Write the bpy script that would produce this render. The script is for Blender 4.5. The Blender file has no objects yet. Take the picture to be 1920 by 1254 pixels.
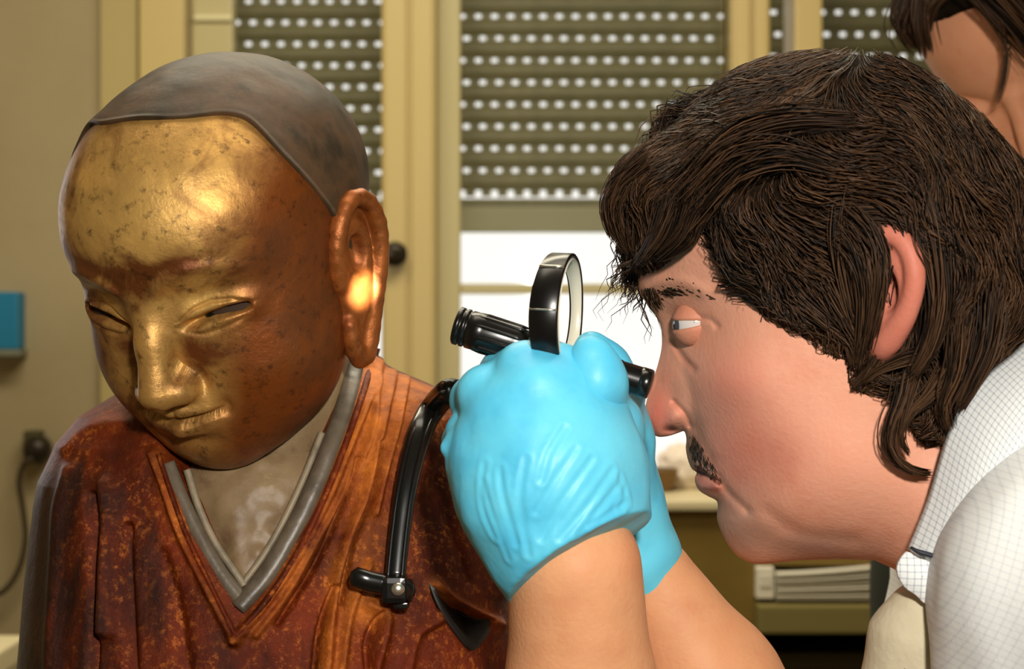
import bpy, math, random
import numpy as np
from mathutils import Vector
rng = np.random.default_rng(7); random.seed(7)
F = 3467.0                      # focal length in pixels of the 1920 px frame
CAMZ = 1.4
sc = bpy.context.scene
# ------------------------------------------------------------ camera, world, lights, exposure
cd = bpy.data.cameras.new('camera'); cam = bpy.data.objects.new('camera', cd); sc.collection.objects.link(cam)
cam.location = (0, 0, CAMZ); cam.rotation_euler = (math.radians(90), 0, 0)
cd.sensor_width = 36.0; cd.lens = F/1920*36.0; cd.clip_start = .05
cd.dof.use_dof = True; cd.dof.focus_distance = .93; cd.dof.aperture_fstop = 13
sc.camera = cam
def lin(c):
    c = np.array(c, float)/255
    return tuple(np.where(c <= .04045, c/12.92, ((c+.055)/1.055)**2.4))
w = bpy.data.worlds.new('world'); sc.world = w; w.use_nodes = True
bg = w.node_tree.nodes['Background']; bg.inputs[0].default_value = (1, .975, .90, 1); bg.inputs[1].default_value = 1.15
def area(name, loc, target, size, power, col=(1,1,1), sy=None):
    l = bpy.data.lights.new(name, 'AREA'); l.energy = power; l.color = col; l.size = size
    if sy: l.shape = 'RECTANGLE'; l.size_y = sy
    o = bpy.data.objects.new(name, l); sc.collection.objects.link(o); o.location = loc
    o.rotation_euler = (Vector(target)-Vector(loc)).to_track_quat('-Z', 'Y').to_euler()
    return o
area('flash', (.11, .0, 1.60), (0, 1.0, 1.38), .06, 10.5, (1, .95, .87))
area('ceiling_lamp', (.1, 1.1, 2.55), (.1, 1.1, 0), 1.3, 9, (1, .90, .72), .5)
area('far_ceiling_lamp', (-.1, 2.05, 2.6), (-.1, 2.5, 0), 1.3, 25, (1, .90, .68), .4)
area('side_rim_light', (-1.1, 2.35, 1.6), (-.25, 1.05, 1.4), .12, 1.6, (.97, .98, 1), .6)  # unseen source added behind left for the statue's rim light
sc.view_settings.view_transform = 'Standard'; sc.view_settings.look = 'None'
sc.view_settings.exposure = 0; sc.view_settings.gamma = 1; sc.view_settings.use_curve_mapping = False

# ------------------------------------------------------------ helpers
def P(u, v, Y):                                    # point seen at pixel (u, v) lying at distance Y
    return np.array([(u-960)/F*Y, Y, CAMZ-(v-627)/F*Y])
def thing(name, label, cat, loc=(0,0,0), group=None):
    o = bpy.data.objects.new(name, None); sc.collection.objects.link(o); o.location = loc
    o.empty_display_size = .05; o['label'] = label; o['category'] = cat
    if group: o['group'] = group
    return o
def tag(o, label, cat, group=None):
    o['label'] = label; o['category'] = cat
    if group: o['group'] = group
    return o
def wloc(p):
    v = Vector((0,0,0))
    while p: v = v+p.location; p = p.parent
    return v
def mesh(name, V, faces, m, parent=None, smooth=True, loc=None, uv=None, fixn=True):
    """V in world coordinates; faces list or int array; the object's origin sits at its centre."""
    V = np.asarray(V, float)
    c = Vector(loc) if loc is not None else Vector(((V.min(0)+V.max(0))/2).tolist())
    me = bpy.data.meshes.new(name)
    if isinstance(faces, np.ndarray): faces = faces.tolist()
    me.from_pydata((V-np.array(c)).tolist(), [], faces); me.update()
    if uv is not None:
        ul = me.uv_layers.new(name='uv'); vi = np.empty(len(me.loops), np.int32); me.loops.foreach_get('vertex_index', vi)
        ul.data.foreach_set('uv', np.asarray(uv)[vi].astype(np.float32).ravel())
    if fixn:
        import bmesh
        bm = bmesh.new(); bm.from_mesh(me); bmesh.ops.recalc_face_normals(bm, faces=bm.faces); bm.to_mesh(me); bm.free()
    if smooth: me.polygons.foreach_set('use_smooth', [True]*len(me.polygons))
    me.materials.append(m)
    o = bpy.data.objects.new(name, me); sc.collection.objects.link(o)
    if parent: o.parent = parent; o.location = c-wloc(parent)
    else: o.location = c
    return o
def colattr(o, cols, name='col'):
    a = o.data.color_attributes.new(name, 'FLOAT_COLOR', 'POINT')
    c = np.ones((len(cols), 4), np.float32); c[:, :3] = cols
    a.data.foreach_set('color', c.ravel())
def grid_faces(nu, nv, wrap_u=False, off=0):       # index = iu*nv+iv
    iu = np.arange(nu if wrap_u else nu-1); iv = np.arange(nv-1)
    A, B = np.meshgrid(iu, iv, indexing='ij'); A2 = (A+1) % nu
    return (np.stack([A*nv+B, A2*nv+B, A2*nv+B+1, A*nv+B+1], -1).reshape(-1, 4)+off)
def frames(pts):
    pts = np.asarray(pts, float); T = np.gradient(pts, axis=0); T /= np.linalg.norm(T, axis=1)[:, None]+1e-12
    n = np.cross(T[0], [0.31, .9, .2]); n /= np.linalg.norm(n); N = [n]
    for i in range(1, len(pts)):
        n = N[-1]-T[i]*np.dot(N[-1], T[i]); N.append(n/(np.linalg.norm(n)+1e-12))
    N = np.array(N); return T, N, np.cross(T, N)
def tube_geo(pts, rad, seg=12, caps=True, flat=1.0, up=None):
    pts = np.asarray(pts, float); rad = np.broadcast_to(np.asarray(rad, float), (len(pts),))
    T, N, B = frames(pts)
    if up is not None:
        up = np.asarray(up, float); N = up-T*(T@up)[:, None]; N /= np.linalg.norm(N, axis=1)[:, None]; B = np.cross(T, N)
    a = np.arange(seg)/seg*2*math.pi
    V = pts[:, None]+rad[:, None, None]*(np.cos(a)[None, :, None]*N[:, None]*flat+np.sin(a)[None, :, None]*B[:, None])
    n = len(pts); V = V.reshape(-1, 3); f = []
    for i in range(n-1):
        for j in range(seg):
            f.append([i*seg+j, i*seg+(j+1) % seg, (i+1)*seg+(j+1) % seg, (i+1)*seg+j])
    if caps: f.append(list(range(seg))[::-1]); f.append([(n-1)*seg+j for j in range(seg)])
    return V, f
def spline(pts, n):                                # Catmull-Rom through pts
    pts = np.asarray(pts, float); p = np.vstack([2*pts[0]-pts[1], pts, 2*pts[-1]-pts[-2]])
    d = np.linalg.norm(np.diff(pts, axis=0), axis=1); s = np.concatenate([[0], np.cumsum(d)]); t = np.linspace(0, s[-1], n)
    k = np.clip(np.searchsorted(s, t, 'right')-1, 0, len(pts)-2); u = ((t-s[k])/(d[k]+1e-12))[:, None]
    a, b, c, e = p[k], p[k+1], p[k+2], p[k+3]
    return .5*((2*b)+(-a+c)*u+(2*a-5*b+4*c-e)*u**2+(-a+3*b-3*c+e)*u**3)
def join_geo(parts):
    V = []; Fc = []; o = 0
    for v, f in parts:
        V.append(np.asarray(v)); Fc += [[i+o for i in q] for q in (f.tolist() if isinstance(f, np.ndarray) else f)]; o += len(v)
    return np.vstack(V), Fc
def box_geo(lo, hi, bev=0.0):
    lo = np.array(lo, float); hi = np.array(hi, float)
    if bev <= 0:
        V = [(x, y, z) for x in (lo[0], hi[0]) for y in (lo[1], hi[1]) for z in (lo[2], hi[2])]
        return np.array(V), [[0,1,3,2],[4,6,7,5],[0,4,5,1],[2,3,7,6],[0,2,6,4],[1,5,7,3]]
    import bmesh
    bm = bmesh.new(); bmesh.ops.create_cube(bm, size=1)
    for v in bm.verts: v.co = Vector([(lo[i]+hi[i])/2+v.co[i]*(hi[i]-lo[i]) for i in range(3)])
    bmesh.ops.bevel(bm, geom=bm.edges[:], offset=bev, segments=2, affect='EDGES', profile=.7)
    V = np.array([v.co[:] for v in bm.verts]); f = [[v.index for v in q.verts] for q in bm.faces]; bm.free()
    return V, f
def box(name, lo, hi, m, parent=None, bev=0.003, smooth=False):
    V, f = box_geo(lo, hi, bev); return mesh(name, V, f, m, parent, smooth)
# ---- implicit surfaces
def sstep(x, a, b):
    t = np.clip((x-a)/(b-a), 0, 1); return t*t*(3-2*t)
def smin(a, b, k):
    h = np.maximum(k-np.abs(a-b), 0)/k; return np.minimum(a, b)-h*h*k*.25
def smax(a, b, k): return -smin(-a, -b, k)
def cone(p, a, b, ra, rb):                         # p (...,3)
    a = np.asarray(a, float); ab = np.asarray(b, float)-a; q = p-a
    t = np.clip((q@ab)/(ab@ab+1e-12), 0, 1)
    return np.linalg.norm(q-t[..., None]*ab, axis=-1)-(ra+(rb-ra)*t)
def ell(p, c, r, rot=None):
    q = p-np.asarray(c, float)
    if rot is not None: q = q@rot
    r = np.asarray(r, float); k0 = np.linalg.norm(q/r, axis=-1); k1 = np.linalg.norm(q/(r*r), axis=-1)
    return k0*(k0-1)/(k1+1e-9)
class Vol:
    def __init__(s, lo, hi, h):
        s.lo = np.array(lo, float); s.h = h; s.n = np.ceil((np.array(hi)-s.lo)/h).astype(int)+1
        s.F = np.full(s.n, .05, np.float32)
    def _sub(s, lo, hi):
        a = np.clip(((np.array(lo)-s.lo)/s.h).astype(int), 0, s.n); b = np.clip(((np.array(hi)-s.lo)/s.h).astype(int)+2, 0, s.n)
        sl = tuple(slice(i, j) for i, j in zip(a, b))
        ax = [s.lo[i]+s.h*np.arange(a[i], b[i]) for i in range(3)]
        return sl, np.stack(np.meshgrid(*ax, indexing='ij'), -1)
    def op(s, fn, lo, hi, k, mode='u'):
        m = k+.006; sl, p = s._sub(np.array(lo)-m, np.array(hi)+m)
        if p.size == 0: return
        d = fn(p)
        if mode == 'u': s.F[sl] = smin(s.F[sl], d, k)
        elif mode == 'd': s.F[sl] = smax(s.F[sl], -d, k)
        else: s.F[sl] = s.F[sl]+d
    def cone(s, a, b, ra, rb, k=.008, mode='u'):
        a = np.array(a, float); b = np.array(b, float); r = max(ra, rb)
        s.op(lambda p: cone(p, a, b, ra, rb), np.minimum(a, b)-r, np.maximum(a, b)+r, k, mode)
    def chain(s, pts, rs, k=.008):
        for i in range(len(pts)-1): s.cone(pts[i], pts[i+1], rs[i], rs[i+1], k)
    def ell(s, c, r, k=.01, rot=None, mode='u'):
        R = max(r); s.op(lambda p: ell(p, c, r, rot), np.array(c)-R, np.array(c)+R, k, mode)
    def extract(s):
        Fv = s.F; S = Fv < 0; n = Fv.shape
        c = np.zeros([k-1 for k in n], np.int8)
        for dx in (0,1):
            for dy in (0,1):
                for dz in (0,1): c += S[dx:n[0]-1+dx, dy:n[1]-1+dy, dz:n[2]-1+dz]
        act = (c > 0) & (c < 8); idx = np.argwhere(act); ids = -np.ones(c.shape, np.int64); ids[act] = np.arange(len(idx))
        acc = np.zeros((len(idx), 3)); cnt = np.zeros(len(idx))
        I = idx
        for ax in range(3):
            o1, o2 = [a for a in range(3) if a != ax]
            for i in (0,1):
                for j in (0,1):
                    A = I.copy(); A[:, o1] += i; A[:, o2] += j; B = A.copy(); B[:, ax] += 1
                    fa = Fv[tuple(A.T)]; fb = Fv[tuple(B.T)]; m = (fa < 0) != (fb < 0)
                    t = np.zeros(len(I)); t[m] = fa[m]/(fa[m]-fb[m])
                    q = A.astype(float); q[:, ax] += t; acc[m] += q[m]; cnt[m] += 1
        V = s.lo+s.h*acc/cnt[:, None]; quads = []
        for ax in range(3):
            o1, o2 = [a for a in range(3) if a != ax]
            sa = [slice(None)]*3; sb = [slice(None)]*3; sa[ax] = slice(0, n[ax]-1); sb[ax] = slice(1, n[ax])
            X = S[tuple(sa)] != S[tuple(sb)]; E = np.argwhere(X)
            E = E[(E[:, o1] > 0) & (E[:, o2] > 0) & (E[:, o1] < n[o1]-1) & (E[:, o2] < n[o2]-1)]
            def g(i, j):
                q = E.copy(); q[:, o1] -= i; q[:, o2] -= j; return ids[tuple(q.T)]
            Q = np.stack([g(1,1), g(0,1), g(0,0), g(1,0)], -1)
            flip = S[tuple(E.T)] ^ (ax == 1)
            Q[~flip] = Q[~flip][:, ::-1]; quads.append(Q)
        Q = np.vstack(quads); Q = Q[(Q >= 0).all(1)]
        return V, Q
def relax(V, Q, it=2, lam=.5):
    e = np.vstack([Q[:, [0,1]], Q[:, [1,2]], Q[:, [2,3]], Q[:, [3,0]]]); e = np.vstack([e, e[:, ::-1]])
    deg = np.bincount(e[:, 0], minlength=len(V))[:, None]+1e-9
    for _ in range(it):
        a = np.stack([np.bincount(e[:, 0], V[e[:, 1], k], len(V)) for k in range(3)], 1)
        V = V+lam*(a/deg-V)
    return V
def polydist(p, poly, closed=True):                # distance of points (n,2) to a polyline
    poly = np.asarray(poly, float); A = poly; B = np.roll(poly, -1, 0)
    if not closed: A = A[:-1]; B = B[:-1]
    out = np.full(len(p), 1e9)
    for a, b in zip(A, B):
        ab = b-a; q = p-a; t = np.clip((q@ab)/(ab@ab+1e-12), 0, 1); out = np.minimum(out, ((q-t[:, None]*ab)**2).sum(1))
    return np.sqrt(out)
def inpoly(p, poly):
    poly = np.asarray(poly, float); x, y = p[:, 0], p[:, 1]; ins = np.zeros(len(p), bool)
    for a, b in zip(poly, np.roll(poly, -1, 0)):
        c = (a[1] > y) != (b[1] > y); ins ^= c & (x < (b[0]-a[0])*(y-a[1])/(b[1]-a[1]+1e-12)+a[0])
    return ins
class RBF:
    def __init__(s, X, Y, reg=1e-4):
        s.X = np.asarray(X, float); n = len(s.X); K = s.k(s.X)+reg*np.eye(n); Pm = np.hstack([np.ones((n,1)), s.X])
        A = np.block([[K, Pm], [Pm.T, np.zeros((3,3))]]); Y = np.asarray(Y, float); Y = Y.reshape(n, -1)
        s.c = np.linalg.solve(A, np.vstack([Y, np.zeros((3, Y.shape[1]))]))
    def k(s, p):
        r2 = ((p[:, None]-s.X[None])**2).sum(-1); return .5*r2*np.log(r2+1e-12)
    def __call__(s, p):
        out = []
        for c in np.array_split(p, max(1, len(p)//40000)):
            out.append(np.hstack([s.k(c), np.ones((len(c),1)), c])@s.c)
        return np.vstack(out)
def vnoise(p, sc_=1.0, seed=0):                    # cheap smooth 3D value noise in -1..1
    r = np.random.default_rng(seed); T = r.uniform(-1, 1, (32,32,32)); q = np.asarray(p)*sc_+100.5
    i = np.floor(q).astype(int); f = q-i; f = f*f*(3-2*f); o = 0
    for a in (0,1):
        for b in (0,1):
            for c in (0,1):
                wgt = (f[..., 0] if a else 1-f[..., 0])*(f[..., 1] if b else 1-f[..., 1])*(f[..., 2] if c else 1-f[..., 2])
                o = o+wgt*T[(i[..., 0]+a) % 32, (i[..., 1]+b) % 32, (i[..., 2]+c) % 32]
    return o
# ---- materials
def mat(name, col, rough=.6, metal=0., spec=.5, **k):
    m = bpy.data.materials.new(name); m.use_nodes = True; b = m.node_tree.nodes['Principled BSDF']
    b.inputs['Base Color'].default_value = (*lin(col), 1); b.inputs['Roughness'].default_value = rough
    b.inputs['Metallic'].default_value = metal; b.inputs['Specular IOR Level'].default_value = spec
    for a, v in k.items(): b.inputs[a.replace('_', ' ')].default_value = v
    return m
def N_(m, t, **k):
    n = m.node_tree.nodes.new(t)
    for a, v in k.items():
        if a in ('operation','blend_type','data_type','attribute_name','wave_type','bands_direction','feature'): setattr(n, a, v)
        else: n.inputs[a].default_value = v
    return n
def L_(m, a, b): m.node_tree.links.new(a, b)
def coords(m): return N_(m, 'ShaderNodeTexCoord').outputs['Object']
def noisy(m, cols, scale=20, detail=6, rough=.6, co=None, dist=0., pos=None, bump=None, bscale=None, target='Base Color'):
    """colour ramp over noise -> base colour; optional bump"""
    co = co or coords(m); b = m.node_tree.nodes['Principled BSDF']
    n = N_(m, 'ShaderNodeTexNoise', Scale=scale, Detail=detail, Roughness=rough, Distortion=dist); L_(m, co, n.inputs['Vector'])
    r = m.node_tree.nodes.new('ShaderNodeValToRGB'); L_(m, n.outputs['Fac'], r.inputs[0]); e = r.color_ramp.elements
    pos = pos or np.linspace(.3, .7, len(cols))
    while len(e) < len(cols): e.new(.5)
    for i, (c, q) in enumerate(zip(cols, pos)): e[i].position = q; e[i].color = (*lin(c), 1)
    if target: L_(m, r.outputs[0], b.inputs[target])
    if bump:
        n2 = N_(m, 'ShaderNodeTexNoise', Scale=bscale or scale*3, Detail=6); L_(m, co, n2.inputs['Vector'])
        bu = N_(m, 'ShaderNodeBump', Strength=1., Distance=bump); L_(m, n2.outputs['Fac'], bu.inputs['Height']); L_(m, bu.outputs[0], b.inputs['Normal'])
    return r.outputs[0]
def mixc(m, fac, a, b, mode='MIX'):
    n = m.node_tree.nodes.new('ShaderNodeMix'); n.data_type = 'RGBA'; n.blend_type = mode
    for v, i in ((fac, 0), (a, 6), (b, 7)):
        if isinstance(v, (int, float)): n.inputs[i].default_value = v
        elif isinstance(v, tuple): n.inputs[i].default_value = v
        else: L_(m, v, n.inputs[i])
    return n.outputs[2]
def bsdf(m): return m.node_tree.nodes['Principled BSDF']

# ------------------------------------------------------------ materials
M = {}
M['wall'] = mat('wall_paint', (168,152,116), .8); noisy(M['wall'], [(162,146,110),(174,158,122)], 3, bump=.0006, bscale=90)
M['wall2'] = mat('reveal_paint', (186,168,112), .7)
M['frame'] = mat('window_frame_paint', (206,184,122), .42)
M['frame2'] = mat('window_sash_paint', (196,184,134), .4)
M['lath'] = mat('lath_plastic', (110,106,72), .5); noisy(M['lath'], [(102,98,66),(120,115,78)], 30)
M['bar'] = mat('bar_paint', (150,146,112), .5)
M['dark'] = mat('dark_metal', (52,44,34), .4, .5)
M['floor'] = mat('floor_vinyl', (120,112,92), .5); noisy(M['floor'], [(110,102,84),(128,120,98)], 12)
M['ceil'] = mat('ceiling_paint', (225,218,195), .9)
M['olive'] = mat('olive_laminate', (126,102,44), .45); noisy(M['olive'], [(118,94,40),(134,110,50)], 9)
M['olive_dk'] = mat('dark_olive_laminate', (66,56,24), .5)
M['olive_lt'] = mat('light_olive_edge', (128,116,66), .5)
M['cream'] = mat('cream_laminate', (222,208,168), .4)
M['paper'] = mat('white_paper', (232,226,208), .7)
M['blue'] = mat('blue_plastic', (20,120,160), .5)
M['green_dk'] = mat('dark_green_cloth', (38,44,32), .9)
# window glass
g = bpy.data.materials.new('window_glass'); g.use_nodes = True; nt = g.node_tree; nt.nodes.clear()
o_ = nt.nodes.new('ShaderNodeOutputMaterial'); mx = nt.nodes.new('ShaderNodeMixShader'); tr = nt.nodes.new('ShaderNodeBsdfTransparent'); gl = nt.nodes.new('ShaderNodeBsdfGlossy'); gl.inputs['Roughness'].default_value = .05
lw = nt.nodes.new('ShaderNodeFresnel'); lw.inputs[0].default_value = 1.45
nt.links.new(lw.outputs[0], mx.inputs[0]); nt.links.new(tr.outputs[0], mx.inputs[1]); nt.links.new(gl.outputs[0], mx.inputs[2]); nt.links.new(mx.outputs[0], o_.inputs[0]); M['glass'] = g

# ------------------------------------------------------------ the room
YW = 3.30; KW = YW/F
def wx(u): return (u-960)*KW
def wz(v): return CAMZ-(v-627)*KW
def struct(o): o['kind'] = 'structure'; return o
X0, X1, Y0 = -1.6, 1.9, -1.2
struct(box('floor', (X0-.1, Y0-.1, -.1), (X1+.1, YW+.4, 0), M['floor'], bev=0))
struct(box('ceiling', (X0-.1, Y0-.1, 2.7), (X1+.1, YW+.4, 2.8), M['ceil'], bev=0))
struct(box('wall_left', (X0-.1, Y0-.1, 0), (X0, YW+.4, 2.7), M['wall'], bev=0))
struct(box('wall_right', (X1, Y0-.1, 0), (X1+.1, YW+.4, 2.7), M['wall'], bev=0))
struct(box('wall_near', (X0, Y0-.1, 0), (X1, Y0, 2.7), M['wall'], bev=0))
zs = wz(938)                                          # window sill height
wl = wx(352)
V, f = join_geo([box_geo((X0, YW, 0), (wl, YW+.25, 2.7)), box_geo((wl, YW, 0), (X1, YW+.25, zs)), box_geo((wl, YW, 2.45), (X1, YW+.25, 2.7)),
                 box_geo((wx(2150), YW, zs), (X1, YW+.25, 2.45))])
struct(mesh('wall_far', V, f, M['wall'], smooth=False))
# flat pilaster boards left of the window
struct(box('trim_1', (wx(192), YW-.02, 0), (wx(262), YW, 2.7), M['wall2'], bev=.004))
struct(box('trim_2', (wx(268), YW-.035, 0), (wx(351), YW, 2.7), M['frame'], bev=.004))
struct(box('window_sill', (wl, YW-.06, zs-.018), (wx(2150), YW+.2, zs), M['cream'], bev=.004))
# windows: frame posts, stiles, glazing bars, panes
YF = YW+.05
def window(name, u0, u1, stl, str_, z0=None, bars=(540,)):
    t = bpy.data.objects.new(name, None); sc.collection.objects.link(t); t.location = (wx((u0+u1)/2), YF, zs); struct(t)
    for a, b in ((u0, u0+stl), (u1-str_, u1)):
        box('stile', (wx(a), YF-.012, zs), (wx(b), YF+.04, 2.45), M['frame2'], t, .006)
    box('bottom_rail', (wx(u0+stl), YF-.008, zs), (wx(u1-str_), YF+.036, zs+.05), M['frame2'], t, .005)
    box('top_rail', (wx(u0+stl), YF-.008, 2.38), (wx(u1-str_), YF+.036, 2.45), M['frame2'], t, .005)
    for b in bars:
        box('glazing_bar', (wx(u0+stl), YF-.004, wz(b)-.0095), (wx(u1-str_), YF+.03, wz(b)+.0095), M['frame2'], t, .004)
    box('pane', (wx(u0+stl)-.004, YF+.012, zs+.045), (wx(u1-str_)+.004, YF+.016, 2.385), M['glass'], t, 0)
    return t
w1 = window('window_1', 352, 768, 78, 48)
w2 = window('window_2', 818, 1398, 44, 30)
w3 = window('window_3', 1436, 2100, 14, 40)
w4 = None
# pale bar: hinge-like horizontal fitting on the left stile
box('latch_bar', (wx(358), YF-.022, wz(33)), (wx(430), YF-.010, wz(23)), mat('pale_latch', (232,224,178), .3), w1, .002)
# fixed posts between the sashes
def post(u0, u1, name):
    t = struct(mesh(name, *join_geo([box_geo((wx(u0), YW-.03, zs), (wx(u1), YW+.12, 2.45), .006), box_geo((wx(u0+6), YW-.045, zs), (wx((u0+u1)/2-3), YW-.028, 2.45), .005),
                                     box_geo((wx((u0+u1)/2+6), YW-.042, zs), (wx(u1-5), YW-.028, 2.45), .005)]), M['frame'], smooth=False)); return t
post(717, 818, 'trim_3')
post(1368, 1440, 'trim_4')
struct(box('trim_5', (wx(1484), YW-.035, zs), (wx(1536), YW+.10, 2.45), M['frame'], bev=.006))
# window handle: rose plate and lever
h = thing('window_handle', 'small dark handle on the pale window post beside the statue ear', 'handle', tuple(P(741, 475, YW-.05)))
V, f = tube_geo([P(741,476,YW-.044), P(741,476,YW-.068), P(741,476,YW-.072)], [.022,.021,.008], 20); mesh('rose', V, f, M['dark'], h)
V, f = tube_geo(spline([P(741,476,YW-.07), P(735,478,YW-.085), P(716,481,YW-.088), P(700,484,YW-.088)], 10), [.010,.009,.0085,.008,.0075,.007,.007,.0065,.006,.005], 12); mesh('lever', V, f, M['dark'], h)
# roller shutters: every lath its own piece with a row of real light slots
YB = YW+.155
KB = YB/F
def bx_(u): return (u-960)*KB
def bz_(v): return CAMZ-(v-627)*KB
def lath_geo(xa, xb, pitch_z, off, hp):
    parts = []; zt, zb = 0.0, -pitch_z
    a = np.linspace(0, 1, 7); ys = -.007*np.sin(a*math.pi); zz = zt-.001-(pitch_z-.0085)*a
    nx = 2; Vv = []
    for x in (xa, xb):
        for y, z in zip(ys, zz): Vv.append((x, y, z))
        for y, z in zip(ys[::-1], zz[::-1]): Vv.append((x, y+.006, z))
    n = 14; Vv = np.array(Vv)
    fc = [[i, (i+1) % n, n+(i+1) % n, n+i] for i in range(n)]+[list(range(n))[::-1], list(range(n, 2*n))]
    parts.append((Vv, fc))
    # bridges that leave the slots open between laths
    x = xa+off
    prev = xa
    while x < xb:
        if x-hp*.19 > prev: parts.append(box_geo((prev, .0, -pitch_z-.0045), (x-hp*.19, .005, -pitch_z+.0085)))
        prev = x+hp*.19; x += hp
    if xb-prev > .001: parts.append(box_geo((prev, .0, -pitch_z-.0045), (xb, .005, -pitch_z+.0095)))
    return join_geo(parts)
def shutter(u0, u1, v_rows, label, endbar=True, tilt=0.):
    xa, xb = bx_(u0), bx_(u1); pitch = (v_rows[1]-v_rows[0])*KB
    t = thing('roller_shutter', label, 'shutter', ((xa+xb)/2, YB, bz_(v_rows[-1])), 'roller shutters behind the windows')
    hp = 30.4*KB; me = {}
    for i, v in enumerate(v_rows):
        k = i % 2
        if k not in me:
            V, f = lath_geo(xa, xb, pitch, hp*(.5 if k == 0 else 1.0)*.55+.002, hp)
            o = mesh('lath', V+np.array([0, YB, 0]), f, M['lath'], t, smooth=False, loc=((xa+xb)/2, YB, 0)); me[k] = o
        else:
            o = me[k].copy(); sc.collection.objects.link(o)
        o.location = Vector((0, 0, bz_(v)+pitch))-Vector((0, 0, t.location.z))
    if endbar:
        zb = bz_(v_rows[-1])
        box('end_bar', (xa, YB-.008, zb-.072), (xb, YB+.010, zb-.024), M['bar'], t, .005)
        box('rubber_lip', (xa, YB-.004, zb-.030), (xb, YB+.008, zb-.008), M['lath'], t, .003)
    return t
rows = [-132+41.4*i for i in range(13)]
rowsL = [-145+40.4*i for i in range(15)]
shutter(425, 722, [5+40.2*(i-4) for i in range(14)], 'left roller shutter, dark slatted, directly behind the statue head')
shutter(856, 1378, [33.5+41.3*(i-4) for i in range(13)], 'wide central roller shutter half lowered between statue and man')
shutter(1440, 2110, [26+41.3*(i-4) for i in range(13)], 'right roller shutter above the dark haired man, behind second person')
# wall plug with cable, blue box on the wall
t = thing('wall_plug', 'dark plug in the pale wall left of the statue shoulder', 'plug', tuple(P(66, 845, YW)))
V, f = tube_geo([P(72,842,YW), P(70,842,YW-.02), P(68,843,YW-.05), P(66,844,YW-.06)], [.026,.026,.022,.012], 18); mesh('plug_body', V, f, M['dark'], t)
V, f = box_geo(P(46,826,YW-.035)+np.array([0,-.012,-.014]), P(84,812,YW-.006)+np.array([0,0,.006]), .004); mesh('socket_cap', V, f, mat('olive_plastic', (70,66,36), .5), t, False)
V, f = tube_geo(spline([P(62,858,YW-.055), P(44,872,YW-.05), P(36,905,YW-.045), P(44,960,YW-.04), P(48,1010,YW-.04), P(36,1065,YW-.04), P(10,1105,YW-.04), P(-30,1122,YW-.04), P(-90,1128,YW-.05)], 50), .0052, 10)
mesh('cable', V, f, mat('cable_rubber', (62,52,34), .5), t)
t = thing('wall_box', 'small blue box mounted on the pale wall at far left', 'box', tuple(P(-10, 655, YW)))
box('box_body', P(-70,655,YW-.05)+np.array([0,0,0]), P(34,547,YW-.05)+np.array([0,.05,0]), M['blue'], t, .005)
box('box_lid', P(-70,668,YW-.056), P(37,655,YW-.056)+np.array([0,.056,0]), mat('grey_plastic', (120,122,104), .5), t, .003)
# ------------------------------------------------------------ furniture seen low in the room
def PB(name, u0, v0, u1, v1, Y, d, m, parent=None, bev=.003):
    a = P(u0, v1, Y); b = P(u1, v0, Y)
    return box(name, (a[0], Y, a[2]), (b[0], Y+d, b[2]), m, parent, bev)
YC = 2.55
t = thing('storage_cabinet', 'olive brown cabinet with shelves below the window, behind the man\'s chin', 'cabinet', (P(1400,0,YC)[0], YC+.2, 0))
zb = lambda v: CAMZ-(v-627)/F*YC
xb = lambda u: (u-960)/F*YC
box('side_panel', (xb(1180), YC, 0), (xb(1418), YC+.45, zb(956)), M['olive'], t, .004)
box('back_panel', (xb(1418), YC+.40, 0), (xb(1900), YC+.42, zb(956)), M['olive'], t, 0)
box('top_board', (xb(1170), YC-.012, zb(956)), (xb(1900), YC+.46, zb(938)), M['cream'], t, .004)
box('shelf', (xb(1415), YC-.04, zb(1180)), (xb(1900), YC+.40, zb(1128)), M['olive_lt'], t, .004)
box('shelf', (xb(1415), YC+.01, zb(1256)), (xb(1900), YC+.40, zb(1226)), M['olive_dk'], t, .004)
box('shelf', (xb(1415), YC+.01, .12), (xb(1900), YC+.40, .15), M['olive_dk'], t, .004)
box('drawer_front', (xb(1420), YC-.004, zb(1060)), (xb(1900), YC+.39, zb(958)), M['olive'], t, .004)
box('end_panel', (xb(1900), YC, 0), (xb(1915), YC+.45, zb(956)), M['olive'], t, .004)
# papers and a white box file on the shelf
t = thing('paper_stack', 'loose pile of white paper on the cabinet shelf under the chin', 'paper', tuple(P(1530, 1124, YC+.05)))
for i in range(9):
    dz = i*.0042; s = random.uniform(-.006, .006)
    V = []; nx = 14
    for y in (YC-.02+s, YC+.18+s):
        for k in range(nx+1):
            x = xb(1452)+(xb(1640)-xb(1452))*k/nx; V.append((x, y, zb(1123)+dz+.0018+.010*(i/8)*(k/nx)**1.5))
    V = np.array(V); n = nx+1
    V = np.vstack([V, V+[0,0,.0024]]); m2 = 2*n
    f = []
    for k in range(nx):
        f += [[k,k+1,n+k+1,n+k],[m2+k,m2+n+k,m2+n+k+1,m2+k+1],[k,m2+k,m2+k+1,k+1],[n+k,n+k+1,m2+n+k+1,m2+n+k]]
    f += [[0,n,m2+n,m2],[nx,m2+nx,m2+n+nx,n+nx]]
    mesh('sheet', V, f, M['paper'], t, False)
t = thing('file_box', 'upright white box file at left end of the paper pile', 'box', tuple(P(1436, 1124, YC+.02)))
PB('file_body', 1419, 1064, 1452, 1123, YC-.02, .16, mat('white_card', (236,230,212), .6), t, .003)
PB('file_label', 1425, 1078, 1446, 1100, YC-.0215, .002, M['paper'], t, 0)
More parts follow.
